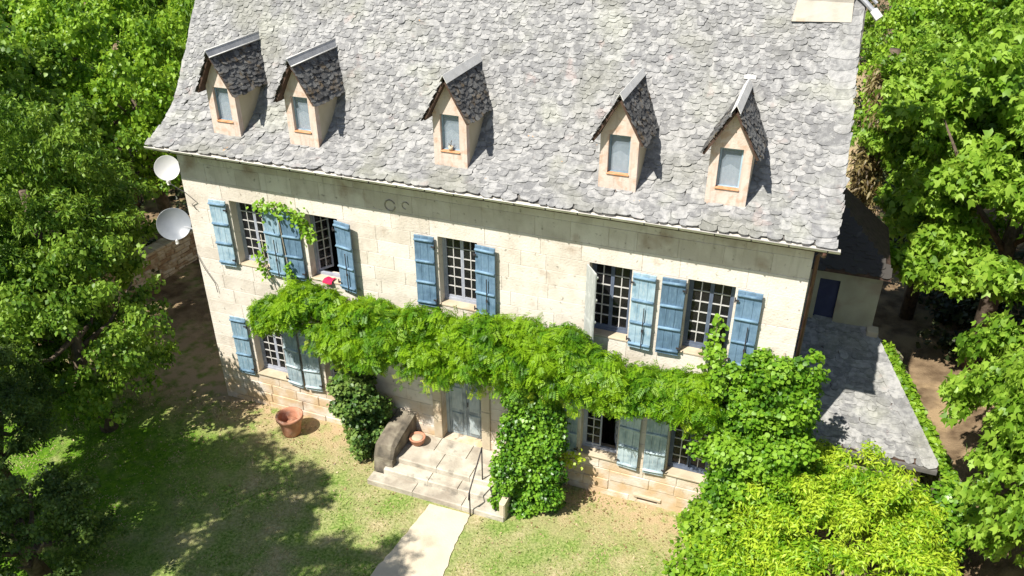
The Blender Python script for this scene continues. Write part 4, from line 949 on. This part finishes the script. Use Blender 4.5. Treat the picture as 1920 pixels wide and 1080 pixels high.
# ivy column right of the door
r = np.random.default_rng(32)
pf = []
for i in range(230):
    z = r.uniform(.1, 3.2); fwd = .55 if z > 2.2 else .55 + .45 * min(1, (2.2 - z) / .8); pf.append((r.uniform(8.42, 9.30 + .30 * min(1, max(0, 2.9 - z))) - (.0 if z < 2.4 else .05), -.28 - r.uniform(.3, 1) * fwd * .95, z, .24, .22, .24))
for i in range(14): pf.append((r.uniform(8.35, 9.2), -.95 - r.uniform(0, .35), r.uniform(.0, .35), .2, .2, .14))
for i in range(30): pf.append((r.uniform(8.38, 8.7), -.75 - r.uniform(0, .7), r.uniform(.1, 1.5), .2, .2, .2))
P, N_, Tn = puff_leaves(pf, 330, r, shell=.35, up=.5, below=.8); k_ = P[:, 1] < -.03; me = leaf_mesh('foliage', P[k_], N_[k_], .072, 'kite', M['leaf_ivy'], .7, Tn[k_], r); print('ivy', len(P))
plant('ivy_column', 'thick glossy ivy column hanging down right of the front door', 'ivy', (8.85, -.5, 0), me, [([(8.9, -.3, 0), (8.8, -.3, 1.6), (8.9, -.35, 3.1)], .06)])
# creeper over the right corner
r = np.random.default_rng(33)
pf = []
for i in range(280):
    u = r.uniform(); z = 4.55 * u ** .9; xr = 14.55 - .15 * abs(z - 2.5); xl = 12.35 + .45 * max(0, z - 2.6) ** 1.1 + (.30 if 1.0 < z < 2.6 else 0)
    if xl > xr - .2: continue
    x = r.uniform(xl + .15, xr - .1); yy = -.25 - r.uniform(0, 1.0) * (1.05 if z < 3.2 else .55)
    if x > 13.9: yy += r.uniform(0, .5)
    pf.append((x, yy, z, .26 * r.uniform(.6, 1.5), .26, .22))
for i in range(60):
    x = r.uniform(12.3, 14.4); pf.append((x, -.15 - r.uniform(0, .5) + (max(0, x - 14.0) * 1.1), 4.3 + r.uniform(-.5, .5) - .35 * max(0, x - 14.0), .16, .15, .15))
for i in range(36): pf.append((r.uniform(12.3, 12.9), -.2 - r.uniform(0, .5), r.uniform(2.9, 4.0), .18, .18, .16))
P, N_, Tn = puff_leaves(pf, 215, r, shell=.15, below=.9); k_ = (P[:, 1] < -.03) | (P[:, 0] > 13.92); me = leaf_mesh('foliage', P[k_], N_[k_], .078, 'round', M['leaf_vine'], .5, Tn[k_], r); print('creeper', len(P))
plant('corner_creeper', 'dense green creeper swallowing the lower right corner of the house', 'climbing plant', (13.4, -.6, 0), me,
      [([(12.9, -.3, 0), (12.7, -.2, 2.4), (12.45, -.12, 3.8), (12.5, -.12, 4.2)], .035), ([(13.6, -.4, 0), (13.5, -.25, 3.4), (13.7, -.1, 4.7)], .03), ([(12.7, -.2, 3.0), (12.2, -.2, 3.3), (11.9, -.15, 3.6)], .02), ([(13.4, -.4, 3), (13.0, -.5, 3.7), (12.8, -.5, 3.9)], .018)], stem_mat='vinewood')
P, N_, Tn = climb([(12.3, -.15, 4.0), (12.42, -.12, 4.5), (12.4, -.1, 5.2)], 90, .07, 9); me = leaf_mesh('foliage', P, N_, .10, 'round', M['leaf_vine'], .5, Tn)
plant('thin_creeper_shoot', 'thin creeper shoot climbing the rightmost upper window', 'climbing plant', (12.4, -.1, 4.0), me, [([(12.35, -.12, 3.8), (12.42, -.12, 5.2)], .008)])
# yellow green shrub at bottom right
r = np.random.default_rng(34)
pf = clump_crown((15.3, -1.45, 1.55), (1.95, 1.9, 1.5), 80, .42, 9, .22, r, -.3) + clump_crown((13.75, -1.9, .9), (.8, 1.2, 1.1), 18, .4, 8, .22, r, -.3)
P, N_, Tn = puff_leaves(pf, 260, r, shell=.2, up=.5, out=.5, jit=.5); me = leaf_mesh('foliage', P, N_, .105, 'lance', M['leaf_yellow'], .7, Tn, r); print('yellow', len(P))
plant('yellow_green_shrub', 'large yellow green shrub of drooping narrow leaves, lower right', 'shrub', (15, -1.8, 0), me,
      [([(15, -1.8, 0), (15, -1.8, 1.6)], .08), ([(15, -1.8, .2), (14, -2.2, 1.5)], .05), ([(15, -1.8, .2), (16.2, -1.5, 1.5)], .05), ([(15, -1.8, .3), (15.2, -.8, 1.7)], .05)])
r = np.random.default_rng(35)
pf = crown_puffs((13.1, -2.0, .7), (.8, 1.4, 1.2), 60, .26, r, -.2)
P, N_, Tn = puff_leaves(pf, 150, r, shell=.3); me = leaf_mesh('foliage', P, N_, .10, 'kite', M['leaf_light'], .5, Tn, r)
plant('low_green_shrub', 'fresh green low shrub left of the yellow green one', 'shrub', (13, -2.2, 0), me, [([(13, -2.2, 0), (13, -2.2, .7)], .03)])
pf = crown_puffs((17.35, .55, 1.1), (.45, .6, .8), 34, .24, r, -.6)
P, N_, Tn = puff_leaves(pf, 200, r, shell=.3); me = leaf_mesh('foliage', P, N_, .09, 'round', M['leaf_ivy'], .5, Tn, r)
plant('dark_leafy_bush', 'small deep green bush at the end of the low side wall', 'bush', (17.35, .55, 0), me, [([(17.35, .55, 0), (17.35, .55, 1)], .04)])
# ivy on the low side wall
pf = [(15.85 + 1.5 * t, 4.0 - 3.1 * t, 2.98 - 1.22 * t, .17, .17, .12) for t in np.linspace(.05, 1, 34)]
P, N_, Tn = puff_leaves(pf, 330, r, shell=.3); me = leaf_mesh('foliage', P, N_, .075, 'round', M['leaf_light'], .5, Tn, r)
plant('wall_ivy', 'strip of bright ivy lying along the low side wall', 'ivy', (16.5, 2.6, 1.5), me)
# dry creeper behind the right verge
r = np.random.default_rng(36)
pf = [(15.15 + r.normal(0, .16), 11.2 + r.normal(0, .6), r.uniform(2.5, 7.4), .3, .3, .5) for _ in range(60)]
P, N_, Tn = puff_leaves(pf, 45, r, shell=.3); me = leaf_mesh('foliage', P, N_, .20, 'lance', M['leaf_dry'], 1.6, Tn, r)
plant('dry_creeper', 'brown dried creeper hanging behind the right roof verge', 'climbing plant', (15.2, 11.2, 0), me, [([(15.2, 11.2, 0), (15.2, 11.2, 8)], .16)])
# yellow sprig and potted plant leaves, sprig at lower window
P, N_, Tn = climb([(9.45, -.45, 1.15), (9.7, -.45, 1.12), (9.95, -.4, 1.25)], 110, .08, 12); me = leaf_mesh('foliage', P, N_, .075, 'kite', M['leaf_yellow'], .3, Tn)
plant('yellow_sprig', 'small yellowish sprig in front of the lower window beside the ivy', 'plant', (9.75, -.4, 0), me, [([(9.2, -.45, 1.0), (9.55, -.42, 1.12), (9.9, -.4, 1.2)], .012)])
P, N_, Tn = climb([(0, 0, .2), (0, .02, .42), (.05, .05, .6)], 90, .09, 14); P[:, 1] = rng.normal(0, .09, len(P)); me = leaf_mesh('plant_leaves', P, N_, .10, 'kite', M['leaf_vine'], .5, Tn)
o = bpy.data.objects.new('plant_leaves', me); C.objects.link(o); o.parent = pp

# undergrowth (uncountable) and grass
r = np.random.default_rng(41)
pf = []
def scatter(n, xr, yr, rad, cond=None):
    for i in range(n):
        x = r.uniform(*xr); y = r.uniform(*yr)
        if cond and not cond(x, y): continue
        q = rad * r.uniform(.6, 1.3); pf.append((x, y, float(ground_z(x, y)) + q * .35, q, q, q * .8))
scatter(150, (19.0, 27), (1, 26), .8, lambda x, y: x > 19.6 + .12 * (y - 3))
scatter(60, (16.2, 19.5), (15, 24), .8)
scatter(40, (17.9, 20.0), (8, 15), .6)
scatter(170, (-30, -7.4), (-2, 30), 1.1)
scatter(40, (-9, -6.9), (-2, 6), .6)
scatter(80, (-30, 20), (30, 60), 2.2)
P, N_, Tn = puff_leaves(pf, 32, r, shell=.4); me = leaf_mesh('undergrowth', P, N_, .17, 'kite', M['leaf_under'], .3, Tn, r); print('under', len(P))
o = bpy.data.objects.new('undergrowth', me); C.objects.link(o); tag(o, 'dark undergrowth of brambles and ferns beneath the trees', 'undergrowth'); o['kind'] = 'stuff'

n = 90000; x = r.uniform(-5, 17.5, n); y = r.uniform(-6.5, .0, n)
keep = ~((x > 5.15) & (x < 8.75) & (y > -1.72)) & ~((x > 6.4 + (-y - 1.7) * -.04) & (x < 8.0 + .1) & (y < -1.6) & (x > 6.62)) 
bare = (np.sin(x * 2.3 + y) + np.sin(y * 3.1 - x * 1.3) + r.normal(0, .8, n)) > (.9 - 1.6 * np.clip((y + 1.7) / 1.5, 0, 1)); keep &= ~bare
n2 = 12000; xs2 = r.uniform(16.2, 19.2, n2); ys2 = r.uniform(-5, 2, n2); k2 = (np.sin(xs2 * 3) + np.sin(ys2 * 2.2) + r.normal(0, .6, n2)) > .8
x = np.concatenate([x[keep], xs2[k2]]); y = np.concatenate([y[keep], ys2[k2]])
P = np.stack([x, y, ground_z(x, y) - .005], 1); nn_ = r.normal(size=P.shape) * .45 + np.array([-.1, -.3, .9])
T_ = None
me = leaf_mesh('grass', P, nn_, .06, 'lance', M['blade'], -.2, r.uniform(0, 1, len(P)), r)
o = bpy.data.objects.new('grass', me); C.objects.link(o); tag(o, 'short patchy lawn grass in front of the house', 'grass'); o['kind'] = 'stuff'

n = 2400; x = r.uniform(-4, 17.6, n); y = -r.gamma(1.6, .75, n) - .05
k_ = ~((x > 5.15) & (x < 8.75) & (y > -1.72)) & (y > -6.4); x, y = x[k_], y[k_]
P = np.stack([x, y, ground_z(x, y) + .012], 1); nn_ = r.normal(size=P.shape) * .35 + np.array([0, 0, 1.0])
me = leaf_mesh('leaf_litter', P, nn_, .045, 'kite', M['litter'], 0.0, r.uniform(0, 1, len(P)), r)
o = bpy.data.objects.new('leaf_litter', me); C.objects.link(o); tag(o, 'dry fallen leaves scattered on the ground along the wall', 'leaf litter'); o['kind'] = 'stuff'
